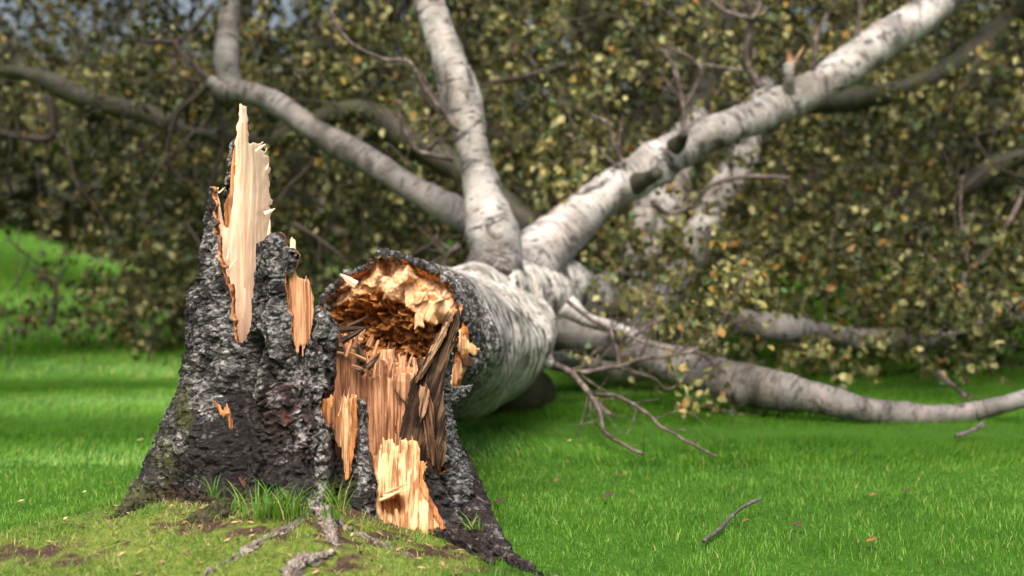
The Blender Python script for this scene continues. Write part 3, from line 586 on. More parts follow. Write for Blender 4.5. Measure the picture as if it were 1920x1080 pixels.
# ------------------------------------------------------------------ fallen birch
birch = thing('fallen_birch_tree', 'fallen white birch with snapped hollow trunk lying behind the stump', 'fallen tree', P(850, 640, 4.9)*np.array([1, 1, 0]))
def limb(pts, mat='limb', nseg=28, step=.025, lump=.06, name='limb', rough=0, label=None, hi=False, parent=None):
    path = pixpath(pts); rk = np.random.default_rng(int(pts[0][0]+pts[-1][1]+7000)); Lp = sum(np.linalg.norm(np.subtract(path[i+1][:3], path[i][:3])) for i in range(len(path)-1))
    if Lp > .6:
        C_, s_ = catmull(path, max(6, int(Lp/.09))); w_ = np.stack([vn(v3(s_*3.2, k*7.7, len(pts)), 21) for k in range(3)], -1)*C_[:, 3:4]*.32; w_[0] = 0; C_[:, :3] += w_; C_[:, 3] *= 1+.10*vn(v3(s_*6, 1, 2), 22); path = C_.tolist()
    kn = [(rk.uniform(.05, Lp), rk.uniform(0, 6.28), rk.uniform(.5, 1.)) for _ in range(int(Lp*3.2)+1)]
    def dp(V, tc):
        r_ = np.sqrt(tc[..., 0]**2+tc[..., 1]**2)
        w1 = vn(v3(tc[..., 0]*4, tc[..., 1]*4, tc[..., 2]*5)+len(pts), 5)*lump*r_*1.6
        w2 = vn(v3(tc[..., 0]*6, tc[..., 1]*6, tc[..., 2]*26), 8)*lump*r_*.7
        return w1+w2+.0025*fbm(V*30, 3, 4)+.035*r_*np.sin(tc[..., 2]*38+5*vn(V*3, 6))*vn(V*2.2, 19)
    def knots(tc):
        r_ = np.sqrt(tc[..., 0]**2+tc[..., 1]**2)+1e-6; a_ = np.arctan2(tc[..., 1], tc[..., 0]); o = r_*0
        for (s0, a0, z_) in kn: o = np.maximum(o, np.exp(-((tc[..., 2]-s0)/(.55*r_*z_+.004))**2-(ang(a_, a0)/(.6*z_))**2))
        return o
    V, Q, A = tube_np(path, nseg, step, lambda V, tc: dp(V, tc)+.20*np.sqrt(tc[..., 0]**2+tc[..., 1]**2)*knots(tc)); s_ = A['tc'][:, 2]; A['rough'] = np.clip(float(rough)+1.3*knots(A['tc'])**2+(sst(.16, .0, s_+.05*vn(V*20, 4))*.9 if Lp > .6 else 0), 0, 1)
    o = mk(name, V, Q, M[mat], parent or birch, A)
    if label: o['label'] = label
    return o
# trunk
tp = [(728, 640, 4.02, 152), (770, 643, 4.3, 150), (815, 648, 4.6, 142), (870, 650, 4.95, 128), (922, 640, 5.35, 104), (960, 622, 5.65, 78), (990, 610, 5.9, 52), (1005, 602, 6.05, 22)]
path = pixpath(tp)
C0 = np.array(path[0][:3]); C1 = np.array(path[1][:3]); ax = (C0-C1)/np.linalg.norm(C0-C1)
e1 = np.cross(np.array([0, 0, 1.]), ax); e1 /= np.linalg.norm(e1); e2 = np.cross(ax, e1)     # e1 ~ right seen along -ax
if e1[0] < 0: e1 = -e1
R0 = path[0][3]
def rmod(ph): return .075*vn(v3(np.cos(ph)*2.1, np.sin(ph)*2.1, 5), 64)+.03*vn(v3(np.cos(ph)*6, np.sin(ph)*6, 5), 65)+.05*np.exp(-(ang(ph, R(97))/.22)**2)-.06*np.exp(-(ang(ph, R(62))/.16)**2)
def dpt(V, tc):
    ph = np.arctan2((V-C0)@e2, (V-C0)@e1); rm = rmod(ph)*R0*sst(.5, .0, tc[..., 2])
    s_ = tc[..., 2]; rough = sst(.55, .15, s_)
    h, hg = barkdisp(V, 1.3)
    fold = .022*vn(v3(tc[..., 0]*8, tc[..., 1]*8, s_*5), 31)+.004*vn(v3(tc[..., 0]*8, tc[..., 1]*8, s_*45), 33)+.008*np.sin(s_*60+4*vn(v3(tc[..., 0]*6, tc[..., 1]*6, s_*3), 7))*sst(.5, 1.2, s_)
    px, py, d = proj(V); rag = 0
    return rough*(h*1.2-.006)+fold+.002*fbm(V*40, 3, 4)+rm
V, Q, A = tube_np(path, 260, .006, dpt, cap=False); cz_ = np.interp(V[:, 1], [p[1] for p in path], [p[2] for p in path]); A['algae_shade'] = sst(.02, -.2, V[:, 2]-cz_+.04*vn(V*7, 3))  # algae green plus painted shade, growing towards the trunk's underside
A['rough'] = sst(.75, .2, A['tc'][:, 2])
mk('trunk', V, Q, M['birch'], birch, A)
# broken end
na, nr = 520, 230
phi = np.linspace(0, 2*np.pi, na, endpoint=False); rho = np.linspace(0, 1, nr); PHI, RHO = np.meshgrid(phi, rho)
ux, uy = RHO*np.cos(PHI), RHO*np.sin(PHI)
fpx, fpy, _ = proj(C0+(ux*R0)[..., None]*e1+(uy*R0)[..., None]*e2+.05*ax)
ce = np.interp(fpx, [560, 600, 625, 656, 693, 725, 771, 800, 830, 870], [600, 585, 565, 552, 540, 566, 580, 592, 612, 650])
cav = sst(-16, 14, fpy+12*fbm(v3(fpx/26, fpy/26, 0), 4, 71)-ce)*sst(1.02, .93, RHO)
def facets(p, sc, seed, slope):
    q = p*sc+.25*np.stack([vn(p*sc*2, seed), vn(p*sc*2, seed+1), vn(p*sc*2, seed+2)], -1)
    i = np.floor(q).astype(np.int64); best = np.full(q.shape[:-1], 9.); val = best*0
    for dx in (-1, 0, 1):
        for dy in (-1, 0, 1):
            c = i+np.array([dx, dy, 0]); cx_ = c[..., 0]+hsh(c[..., 0], c[..., 1], c[..., 2]*0, seed+1); cy_ = c[..., 1]+hsh(c[..., 0], c[..., 1], c[..., 2]*0, seed+2)
            d = (q[..., 0]-cx_)**2+(q[..., 1]-cy_)**2; g_ = [hsh(c[..., 0], c[..., 1], c[..., 2]*0, seed+k)*2-1 for k in (5, 6, 7)]
            h_ = slope*((q[..., 0]-cx_)*g_[0]+(q[..., 1]-cy_)*g_[1])+.35*g_[2]; m = d < best; best = np.where(m, d, best); val = np.where(m, h_, val)
    return val/sc
pp = np.stack([ux*R0, uy*R0, ux*0], -1)
F1 = facets(pp, 12, 72, 1.7); F2 = facets(pp, 34, 172, 1.2); F3 = facets(pp, 80, 272, 1.0)
up_ = sst(-.2, .8, uy)
edge_ = sst(1.0, .9, RHO)
fray = .006*vn(v3(fpx/2.2, fpy/20, 0), 301)+.004*vn(v3(fpx/8, fpy/2.5, 0), 302)
H = .03-.085*up_*sst(.45, 1., RHO)+(F1*1.1+F2*.35)*edge_*(1-.5*cav)+F3*.12+(1-cav)*(fray*.5+.010*vn(v3((fpx+.55*fpy)/5, (fpy-.5*fpx)/60, 0), 303)+.006*vn(v3((fpx-.4*fpy)/3, (fpy+.4*fpx)/40, 0), 304))+.04*vn(v3(np.cos(PHI)*2.5, np.sin(PHI)*2.5, 0), 77)*sst(.6, 1, RHO)
deep = cav*(.025+.09*np.exp(-((fpx-660)/50)**2-((fpy-605)/38)**2)+.02*sst(0, 70, fpy-ce))
crumb = (facets(pp, 26, 372, 1.6)*1.2+facets(pp, 60, 472, 1.8)*1.4+.014*fbm(pp*90, 4, 79))*cav
H = H-deep+crumb+.008
H = H+np.where(RHO > .97, -.03*(RHO-.97)/.03, 0)
rad_ = R0*(1+rmod(PHI))
FV = C0+(ux*rad_)[..., None]*e1+(uy*rad_)[..., None]*e2+H[..., None]*ax
# skirt joining the ragged wood edge to the bark tube behind
rk_ = R0*(1+rmod(phi)); sk_ = C0+(np.cos(phi)*rk_)[:, None]*e1+(np.sin(phi)*rk_)[:, None]*e2-.06*ax
FV = np.concatenate([FV, sk_[None]]); 
idx = np.arange((nr+1)*na).reshape(nr+1, na); b_ = np.roll(idx, -1, 1); Qa = np.stack([idx[:-1], b_[:-1], b_[1:], idx[1:]], -1)
rotm = np.concatenate([np.clip(cav, 0, 1), np.zeros((1, na))]); oz = np.concatenate([sst(.86, .98, RHO), np.ones((1, na))])
zone = np.stack([rotm, oz, oz*0], -1).reshape(-1, 3)
inner = cells(rotm) if False else (rotm[:-1] > .5)
for nm, mk_ in (('rotten_core', inner), ('broken_sapwood', ~inner)):
    q = Qa[mk_]; us = np.unique(q); mp = np.full(idx.size, -1); mp[us] = np.arange(len(us))
    mk(nm, FV.reshape(-1, 3)[us], mp[q], M['frac'], birch, {'zone': zone[us]})
# ragged bark lip round the broken end
na2, ns2 = 420, 40; phi = np.linspace(0, 2*np.pi, na2, endpoint=False); tt = np.linspace(-.12, .10, ns2); PH, TT = np.meshgrid(phi, tt)
lip = -.012+.045*vn(v3(np.cos(PH)*4, np.sin(PH)*4, 0), 90)-.05*np.exp(-(ang(PH, R(45))/.3)**2)+.014*vn(v3(np.cos(PH)*11, np.sin(PH)*11, TT*30), 91)+.01*vn(v3(np.cos(PH)*30, np.sin(PH)*30, TT*60), 92)+.02*sst(-.2, .8, np.sin(PH))
def lipv(off):
    q = R0*(1+rmod(PH))+off+.02*TT/.1*vn(v3(np.cos(PH)*5, np.sin(PH)*5, 0), 93); return C0+(q*np.cos(PH))[..., None]*e1+(q*np.sin(PH))[..., None]*e2+TT[..., None]*ax
V0 = lipv(0); h, hg = barkdisp(V0, 1.2)
kp = TT < lip; kc = (kp & np.roll(kp, -1, 1))[:-1] & kp[1:]
Vv, Qv, mi, used = shell(lipv(h+.004), lipv(-.010+.004*vn(V0*50, 4)), kc, wrap=True, smooth=1)
f2_ = lambda a: np.concatenate([a.ravel(), a.ravel()])[used]
mk('bark', Vv, Qv, [M['bark'], M['bark'], M['orange']], birch, {'silver': f2_(.25+.3*vn(V0*12, 3)), 'moss': f2_(h*0), 'red': f2_(h*0), 'hgt': f2_(hg)}, mi)
# big wood chunks and splinters of the broken end
def fp(x, y, o): return C0+x*R0*e1+y*R0*e2+o*ax
ex = lambda sc, sd, sl_: (lambda x, y: facets(np.stack([x/650, y/650, x*0], -1), sc, sd, sl_))
splinters('splinter', [(668, 534, 3.95, -58, 36, 15)], M['cream'], birch)
slab('torn_chunk', [(775, 556), (788, 546), (806, 544), (822, 552), (840, 572), (853, 588), (850, 600), (828, 606), (812, 614), (800, 606), (788, 596), (774, 582)], lambda x, y: 3.84+.0008*(x-770), .07, M['cream2'], birch, jag=4, fw=9, fibre=.8, seed=61, smoothjag=True, slant=.5, extra=ex(16, 611, 1.6), edge=2.5)
slab('torn_chunk', [(778, 588), (786, 582), (797, 590), (798, 618), (790, 612), (786, 620), (776, 612)], lambda x, y: 3.82+0*x, .03, M['cream2'], birch, jag=7, fw=4, fibre=1, seed=62)
slab('torn_shard', [(850, 640), (858, 622), (866, 612), (876, 640), (900, 652), (893, 668), (870, 664), (852, 662)], lambda x, y: 3.75+.001*(x-850), .04, [M['yellow'], M['orange'], M['bark']], birch, jag=6, fibre=1.2, seed=65)
slab('torn_shard', [(838, 700), (852, 678), (866, 672), (874, 690), (866, 706), (850, 722), (840, 722)], lambda x, y: 3.78+0*x, .04, [M['yellow'], M['orange'], M['orange']], birch, jag=6, fibre=1.2, seed=66)
slab('torn_shard', [(838, 735), (856, 724), (880, 718), (892, 720), (880, 738), (860, 750), (842, 756), (836, 746)], lambda x, y: 3.7+.0005*(x-840), .03, [M['bark'], M['orange'], M['orange']], birch, jag=4, bark=True, seed=67)
slab('torn_shard', [(860, 664), (880, 668), (892, 674), (884, 690), (864, 682)], lambda x, y: 3.76+0*x, .03, M['hollow'], birch, jag=4, seed=68)
# second stem of the trunk and limbs  (px, py, depth, radius px)
limb([(820, 610, 5.2, 70), (880, 570, 5.6, 68), (950, 542, 5.95, 62), (1015, 545, 6.15, 60), (1065, 556, 6.45, 54), (1120, 560, 6.85, 52), (1165, 572, 7.2, 50), (1205, 595, 7.6, 44), (1225, 610, 7.9, 25)], 'birch', 64, .012, .10, name='trunk_fork')
limb([(930, 540, 5.7, 50), (980, 545, 5.9, 56), (1010, 555, 6.0, 52), (1050, 562, 6.2, 40)], 'birch', 48, .012, .12, name='trunk_fork')
limb([(975, 520, 6.0, 44), (1015, 470, 6.1, 46), (1060, 438, 6.2, 46), (1100, 405, 6.25, 46), (1140, 372, 6.3, 42), (1200, 335, 6.4, 38), (1260, 290, 6.45, 37), (1330, 250, 6.5, 36), (1400, 225, 6.6, 34), (1460, 195, 6.7, 33), (1530, 160, 6.75, 33), (1600, 115, 6.8, 36), (1680, 60, 6.9, 34), (1750, 15, 7.0, 30), (1850, -60, 7.2, 26), (1980, -160, 7.4, 20)], 'limb', 48, .015, .10, label='largest limb rising to the upper right')
limb([(925, 520, 5.75, 54), (922, 470, 5.8, 47), (908, 400, 5.85, 42), (900, 330, 5.9, 37), (886, 250, 5.95, 35), (860, 170, 6.0, 34), (825, 80, 6.05, 32), (795, 0, 6.1, 30), (760, -90, 6.2, 26), (740, -200, 6.3, 20)], 'limb', 44, .015, .09)
limb([(960, 470, 6.2, 26), (945, 440, 6.2, 22), (925, 400, 6.25, 16)], 'limb', 24, .015, .09)
limb([(905, 430, 6.4, 30), (860, 405, 6.45, 30), (790, 368, 6.5, 27), (700, 312, 6.6, 26), (620, 262, 6.7, 24), (540, 215, 6.8, 23), (470, 180, 6.85, 23), (420, 168, 6.9, 22), (392, 150, 6.9, 12)], 'grey_limb', 32, .02, .07)
limb([(450, 180, 6.88, 20), (432, 150, 6.9, 21), (418, 100, 6.9, 20), (424, 50, 6.95, 22), (436, 0, 7.0, 22), (440, -60, 7.0, 20), (430, -160, 7.1, 14)], 'grey_limb', 28, .02, .08)
limb([(1000, 430, 7.0, 26), (930, 370, 7.1, 26), (860, 320, 7.2, 24), (780, 270, 7.3, 24), (700, 215, 7.4, 24), (620, 215, 7.5, 22), (520, 262, 7.6, 18), (430, 262, 7.7, 20), (330, 235, 7.8, 17), (240, 205, 7.9, 18), (140, 178, 8.0, 20), (50, 140, 8.1, 14), (-60, 130, 8.2, 10)], 'dark_limb', 24, .03, .1, label='dark mossy limb running left behind the others')
limb([(1150, 600, 6.9, 30), (1190, 510, 7.1, 36), (1225, 435, 7.3, 40), (1240, 380, 7.4, 40), (1270, 300, 7.6, 34), (1300, 230, 7.8, 28), (1310, 200, 7.9, 12)], 'limb', 28, .025, .1)
limb([(1160, 640, 6.7, 30), (1215, 590, 6.95, 34), (1270, 525, 7.2, 36), (1300, 460, 7.3, 34), (1345, 390, 7.5, 33), (1385, 310, 7.8, 32), (1410, 240, 8.0, 28), (1440, 160, 8.3, 22)], 'limb', 28, .025, .1)
limb([(1305, 220, 7.85, 26), (1325, 140, 8.0, 34), (1345, 20, 8.2, 40), (1355, -100, 8.4, 40)], 'dark_limb', 28, .025, .1)
limb([(1370, 250, 6.9, 16), (1450, 205, 7., 20), (1600, 190, 7.3, 20), (1720, 165, 7.4, 23), (1810, 110, 7.4, 25), (1900, 40, 7.5, 25), (2000, -40, 7.2, 24)], 'dark_limb', 24, .03, .1)
limb([(1600, 490, 8.2, 10), (1700, 430, 8.2, 14), (1790, 365, 8.2, 16), (1850, 325, 8.2, 17), (1920, 290, 8.2, 17), (2020, 270, 8.2, 15)], 'dark_limb', 20, .03, .1)
limb([(1060, 570, 5.75, 22), (1100, 600, 5.75, 15), (1150, 615, 5.8, 12), (1190, 640, 5.85, 22)], 'limb', 24, .015, .1)
limb([(1020, 620, 6.0, 30), (1090, 636, 5.95, 32), (1170, 655, 5.9, 34), (1250, 682, 5.8, 34), (1340, 706, 5.7, 35), (1430, 724, 5.6, 35), (1520, 744, 5.5, 32), (1600, 764, 5.45, 28), (1680, 775, 5.45, 26), (1760, 780, 5.45, 21), (1840, 770, 5.45, 20), (1900, 755, 5.4, 20), (1980, 725, 5.4, 18)], 'grey_limb', 44, .012, .09, label='long grey limb resting on the lawn')
limb([(1380, 600, 6.7, 22), (1450, 612, 6.7, 24), (1540, 625, 6.8, 22), (1640, 640, 6.9, 20), (1760, 640, 7.1, 18), (1850, 600, 7.3, 26), (1960, 570, 7.5, 24)], 'grey_limb', 24, .025, .1)
limb([(1000, 650, 5.6, 26), (1015, 665, 5.5, 16), (1030, 680, 5.4, 10)], 'birch', 24, .008, .25, name='broken_branch_stub')
limb([(1040, 640, 6.3, 55), (1120, 660, 6.4, 52), (1180, 680, 6.5, 40), (1220, 690, 6.5, 20)], 'limb', 32, .02, .1)
limb([(860, 700, 5.6, 90), (930, 740, 5.9, 70), (1000, 750, 6.2, 45), (1030, 770, 6.2, 20)], 'dark_limb', 28, .03, .1)
# stubs and knots on the big limb
limb([(1190, 345, 6.35, 24), (1215, 335, 6.2, 14), (1232, 325, 6.1, 12)], 'dark_limb', 20, .01, .1, name='broken_branch_stub')
limb([(1478, 185, 6.7, 18), (1480, 150, 6.6, 11), (1478, 120, 6.6, 9)], 'limb', 16, .01, .1, name='broken_branch_stub')
splinters('splinter', [(1477, 128, 6.6, 6, 34, 13), (1484, 128, 6.6, 30, 50, 9), (1480, 126, 6.6, 14, 24, 12)], M['brownface'], birch)
limb([(1265, 275, 6.3, 20), (1278, 262, 6.25, 13), (1282, 250, 6.2, 9)], 'dark_limb', 16, .01, .1, name='broken_branch_stub')
# traced bare branches: (points), (r0,r1) px, depth start/end
def twig(pts, r0, r1, d0, d1, mat='twig'):
    n = len(pts); rows = [(x, y, d0+(d1-d0)*i/(n-1), r0+(r1-r0)*i/(n-1)) for i, (x, y) in enumerate(pts)]
    pa = pixpath(rows); V, Q, A = tube_np(pa, 8, .02, None); V = V+.006*np.stack([vn(V*14, 1), vn(V*14, 2), vn(V*14, 3)], -1)
    parts = [(V, Q, A)]; pa = np.array(pa); rs = np.random.default_rng(int(pts[0][0]*7+pts[-1][1]))
    for _ in range(3+2*n//2):
        i = rs.integers(0, n-1); f = rs.random(); b = pa[i]*(1-f)+pa[i+1]*f; dv = pa[i+1, :3]-pa[i, :3]; dv /= np.linalg.norm(dv); dv = dv+rs.normal(size=3)*.75; dv /= np.linalg.norm(dv); Ls = rs.uniform(.05, .22)
        q = [[*(b[:3]+dv*Ls*t_+np.array([0, 0, .03*t_*t_])+rs.normal(size=3)*.006*t_), max(.0009, b[3]*.4*(1-.7*t_))] for t_ in (0, .3, .65, 1)]; parts.append(tube_np(q, 5, .02))
    V, Q, A = join(parts); mk('branch', V, Q, M[mat], birch, A)
for a in [([(1012, 668), (1050, 688), (1090, 698), (1150, 688), (1205, 672), (1260, 668), (1305, 655), (1345, 620), (1385, 540), (1410, 500)], 6, 2, 5.4, 5.6),
          ([(1060, 690), (1085, 712), (1105, 740), (1125, 775), (1133, 810), (1165, 832), (1208, 852)], 6, 3, 5.3, 4.55),
          ([(1105, 740), (1150, 742), (1190, 760), (1235, 795), (1290, 828), (1345, 858)], 4.5, 2.5, 5.15, 4.5),
          ([(1160, 690), (1157, 660), (1145, 620), (1150, 600)], 4, 2.5, 5.5, 5.5), ([(1110, 742), (1140, 775), (1150, 782)], 3.5, 2.5, 5.3, 5.2),
          ([(1160, 690), (1220, 708), (1250, 730), (1275, 715), (1290, 690)], 3, 2, 5.5, 5.6), ([(1180, 640), (1200, 620), (1235, 600), (1240, 570)], 4, 2, 5.7, 5.8),
          ([(1060, 560), (1110, 600), (1140, 618), (1180, 630), (1260, 655), (1310, 660)], 4, 3, 5.6, 5.6),
          ([(1262, 660), (1330, 640), (1370, 580), (1400, 520), (1420, 480)], 3, 1.5, 5.6, 5.7), ([(1340, 620), (1390, 600), (1430, 590)], 2.5, 1.5, 5.6, 5.7),
          ([(1278, 258), (1282, 220), (1276, 170), (1262, 120), (1240, 90)], 6, 3, 6.3, 6.3), ([(1283, 200), (1305, 165), (1316, 130), (1290, 105), (1240, 80)], 4, 2, 6.3, 6.3),
          ([(1425, 165), (1405, 130), (1400, 95), (1410, 50), (1405, 20), (1398, -10)], 9, 5, 6.5, 6.4), ([(1406, 35), (1420, 20), (1425, -20)], 6, 5, 6.4, 6.4), ([(1404, 34), (1360, 20), (1325, -5)], 5, 4, 6.4, 6.4), ([(1398, 132), (1340, 125), (1300, 120)], 4, 2, 6.5, 6.5),
          ([(1525, 130), (1530, 90), (1535, 60), (1550, 30)], 5, 3, 6.7, 6.7), ([(1605, 90), (1610, 50), (1612, 0)], 5, 4, 6.8, 6.8),
          ([(1172, 312), (1150, 270), (1140, 230), (1110, 215)], 5, 2, 6.3, 6.3), ([(1160, 315), (1120, 280), (1060, 250)], 3, 2, 6.3, 6.4),
          ([(862, 245), (820, 200), (790, 155), (765, 115), (710, 108), (650, 70), (620, 20)], 6, 3, 5.9, 5.8), ([(860, 240), (800, 190), (780, 130)], 4, 2, 5.95, 5.9), ([(850, 298), (810, 290), (780, 280), (755, 240), (748, 190)], 6, 3, 5.9, 5.8), ([(800, 285), (820, 265), (830, 255)], 4, 2, 5.9, 5.8), ([(862, 460), (840, 480), (828, 520)], 7, 4, 6.3, 6.3), ([(840, 482), (800, 440)], 3, 2, 6.3, 6.3),
          ([(1225, 380), (1250, 400), (1290, 390), (1330, 350), (1400, 330), (1480, 335)], 6, 3, 6.4, 6.5), ([(1290, 390), (1320, 360)], 3, 2, 6.4, 6.5),
          ([(1800, 560), (1812, 480), (1800, 400), (1805, 330)], 4, 2, 6.6, 6.6), ([(1920, 360), (1880, 440), (1850, 480)], 5, 3, 6.6, 6.6), ([(1760, 700), (1830, 760)], 5, 3, 6.2, 6.0),
          ([(1310, 660), (1360, 700), (1390, 720)], 3, 2, 5.6, 5.6), ([(1320, 760), (1370, 775), (1430, 778)], 5, 3, 5.7, 5.6), ([(950, 660), (985, 640), (1010, 668)], 4, 3, 5.4, 5.4)]: twig(*a)
for a in [([(395, 150), (370, 180), (335, 210), (318, 260), (320, 310), (345, 345)], 7, 4, 6.9, 7.1), ([(395, 150), (350, 110), (330, 80), (345, 70), (400, 10)], 6, 4, 6.9, 7.), ([(90, 180), (100, 240), (85, 260), (0, 250)], 9, 5, 8., 8.), ([(330, 80), (260, 75)], 5, 3, 7, 7), ([(330, 210), (280, 270), (230, 300)], 4, 3, 7, 7.2), ([(400, 175), (420, 260), (400, 330), (380, 400)], 5, 3, 7, 7.2), ([(1060, 120), (1000, 140), (920, 155)], 6, 6, 7, 7.2), ([(95, 610), (105, 540), (60, 500)], 6, 3, 9, 9), ([(100, 540), (130, 490)], 4, 2, 9, 9), ([(550, 420), (600, 450), (650, 490)], 4, 3, 6.9, 6.9), ([(620, 280), (560, 330), (520, 380)], 4, 3, 6.9, 6.9)]: twig(*a, mat='twig_dark')
# ------------------------------------------------------------------ leaves
def leafmesh(pos, size, r, droop=.6):
    n = len(pos); t = r.normal(size=(n, 3)); t[:, 2] -= droop*1.3; t /= np.linalg.norm(t, axis=1)[:, None]
    q = r.normal(size=(n, 3)); q -= t*np.sum(q*t, 1)[:, None]; q /= np.linalg.norm(q, axis=1)[:, None]; nn = np.cross(t, q)
    s_ = size[:, None]; w_ = s_*.40
    V = np.stack([pos, pos+t*s_*.35+q*w_+nn*w_*.3, pos+t*s_*.75+q*w_*.55+nn*w_*.2, pos+t*s_, pos+t*s_*.75-q*w_*.55+nn*w_*.2, pos+t*s_*.35-q*w_+nn*w_*.3], 1)
    i = np.arange(n)[:, None]*6; Q = np.concatenate([i+np.array([[0, 1, 2, 3]]), i+np.array([[0, 3, 4, 5]])])
    return V.reshape(-1, 3), Q
def sprays(p0, dir0, L, nleaf, r, droop=.5, K=9, spread=.05, leafs=(.03, .048), tr=.003, lcb=0):
    n = len(p0); t = np.linspace(0, 1, K); d = dir0/np.linalg.norm(dir0, axis=1)[:, None]
    C = p0[:, None]+d[:, None]*(L[:, None, None]*t[None, :, None]); C[..., 2] -= droop*L[:, None]*t**2
    C = C+.05*L[:, None, None]*r.normal(size=(n, K, 3))*t[None, :, None]
    side = np.cross(d, np.array([0, 0, 1.])+r.normal(size=(n, 3))*.2); side /= np.linalg.norm(side, axis=1)[:, None]; s2 = np.cross(side, d)
    rr = tr*(1-.7*t); ring = [C+side[:, None]*(rr*a)[None, :, None]+s2[:, None]*(rr*b)[None, :, None] for a, b in ((1, 0), (-.5, .87), (-.5, -.87))]
    TV = np.stack(ring, 2); ix = np.arange(n*K*3).reshape(n, K, 3); b = np.roll(ix, -1, 2); TQ = np.stack([ix[:, :-1], b[:, :-1], b[:, 1:], ix[:, 1:]], -1).reshape(-1, 4)
    a = np.repeat(np.arange(n), nleaf); tt = r.uniform(.08, 1, len(a))*(K-1); k = np.minimum(tt.astype(int), K-2); f = (tt-k)[:, None]
    pos = C[a, k]*(1-f)+C[a, k+1]*f+r.normal(size=(len(a), 3))*spread
    sz = leafs[0]*.7+(leafs[1]-leafs[0]*.7)*r.beta(1.5, 1.3, len(a)); LV, LQ = leafmesh(pos, sz, r)
    base = np.clip(.09+.55*fbm(p0*1.2, 3, 404), -.25, .38)[a]+r.uniform(-.08, .12, n)[a]; lc = np.clip(lcb+base+r.beta(1.3, 2.6, len(a))*.85, 0, .97)
    g_ = r.random(len(a)) < .07; lc[g_] = r.uniform(.93, 1, g_.sum())
    return (TV.reshape(-1, 3), TQ), (LV, LQ, np.repeat(lc, 6))
def crown(parent, px, py, d, r, L=(.35, .8), nleaf=58, droop=.75, leafs=(.032, .06), mat='leaf', tw='twig_dark', name='foliage', spread=.05, tr=.003, clip=True, lcb=0):
    spread = spread*.62; p0 = P(px, py, d); n = len(p0); dr = r.normal(size=(n, 3)); dr[:, 2] *= .6
    (TV, TQ), (LV, LQ, lc) = sprays(p0, dr, r.uniform(L[0], L[1], n), nleaf, r, droop, leafs=leafs, spread=spread, tr=tr, lcb=lcb)
    if clip:
        F = LV.reshape(-1, 6, 3); c = F.mean(1); ok = c[:, 2] > .03
        F = F[ok]; m = len(F); lc = np.repeat(lc[::6][ok], 6); LV = F.reshape(-1, 3); i = np.arange(m)[:, None]*6; LQ = np.concatenate([i+np.array([[0, 1, 2, 3]]), i+np.array([[0, 3, 4, 5]])])
        TV[:, 2] = np.maximum(TV[:, 2], .02)
    mk(name, np.concatenate([LV, TV]), np.concatenate([LQ, TQ+len(LV)]), [M[mat], M[tw]], parent, {'lc': np.concatenate([lc, np.zeros(len(TV))])}, np.r_[np.zeros(len(LQ), int), np.ones(len(TQ), int)], smooth=False)
    return len(LV)//6
r = np.random.default_rng(5)
def field(n, x0, x1, y0, y1, d0, d1, r, holes=(), seed=0, thr=.0):
    px = r.uniform(x0, x1, n*2); py = r.uniform(y0, y1, n*2); d = r.uniform(d0, d1, n*2)
    nz = fbm(v3(px/170, py/140, d*.7), 3, 200+seed); k = nz > thr
    for (hx, hy, rx, ry) in holes: k &= ((px-hx)/rx)**2+((py-hy)/ry)**2 > 1
    return px[k][:n], py[k][:n], d[k][:n]
HL = [(-20, 500, 210, 150), (215, 60, 70, 50), (1150, 50, 80, 45)]
# crown of the fallen tree: left, middle, right masses
crown(birch, *field(430, -350, 420, -150, 540, 8.0, 10.5, r, HL, 1), r)
crown(birch, *field(440, 330, 1150, -150, 560, 7.2, 9.6, r, HL, 2), r)
crown(birch, *field(460, 1050, 2250, -150, 640, 7.2, 9.4, r, HL, 3), r)
crown(birch, *field(170, 1400, 2250, 380, 660, 6.3, 7.4, r, (), 4), r, nleaf=40)
crown(birch, *field(20, 1130, 1520, 60, 480, 6.9, 7.2, r, (), 9), r, L=(.25, .5), nleaf=26)
crown(birch, *field(22, 1130, 1330, 430, 560, 6.6, 7.0, r, (), 10), r, L=(.2, .4), nleaf=24)
crown(birch, *field(60, 1230, 1430, 560, 690, 6.1, 6.8, r, (), 5), r, L=(.25, .5), nleaf=30)
U0 = P(430, -150, 7.1)  # unseen branch and leaves, added above the view to shade the left lawn
for q in ([[*U0, .035], [-1.9, 6.4, 2.75, .03], [-2.2, 5.6, 2.9, .02], [-2.6, 4.9, 2.8, .01]], [[-1.75, 6.7, 2.6, .025], [-2.8, 6.2, 2.9, .016], [-3.6, 5.6, 2.9, .008]]):
    V, Q, A = tube_np(q, 16, .03, lambda V, tc: .006*vn(V*9, 3)); A['rough'] = np.full(len(V), .3); mk('limb', V, Q, M['grey_limb'], birch, A)  # added limbs out of view, holding up the shading sprays
n = 150; p0 = np.stack([r.uniform(-3.8, -1.5, n), r.uniform(4.9, 7.2, n), r.uniform(2.55, 3.3, n)], -1); dr = r.normal(size=(n, 3)); dr[:, 2] *= .4
(TV, TQ), (LV, LQ, lc) = sprays(p0, dr, r.uniform(.3, .6, n), 45, r, .12, leafs=(.036, .062), spread=.05)
mk('foliage', np.concatenate([LV, TV]), np.concatenate([LQ, TQ+len(LV)]), [M['leaf'], M['twig_dark']], birch, {'lc': np.concatenate([lc, np.zeros(len(TV))])}, np.r_[np.zeros(len(LQ), int), np.ones(len(TQ), int)], smooth=False)  # added leaves above the frame that darken the lawn at left
crown(birch, *field(70, 60, 400, 470, 600, 8.3, 10, r, (), 16), r, L=(.3, .6))
crown(birch, *field(26, 40, 380, 560, 640, 9.0, 10, r, (), 6), r, L=(.3, .6), nleaf=40)
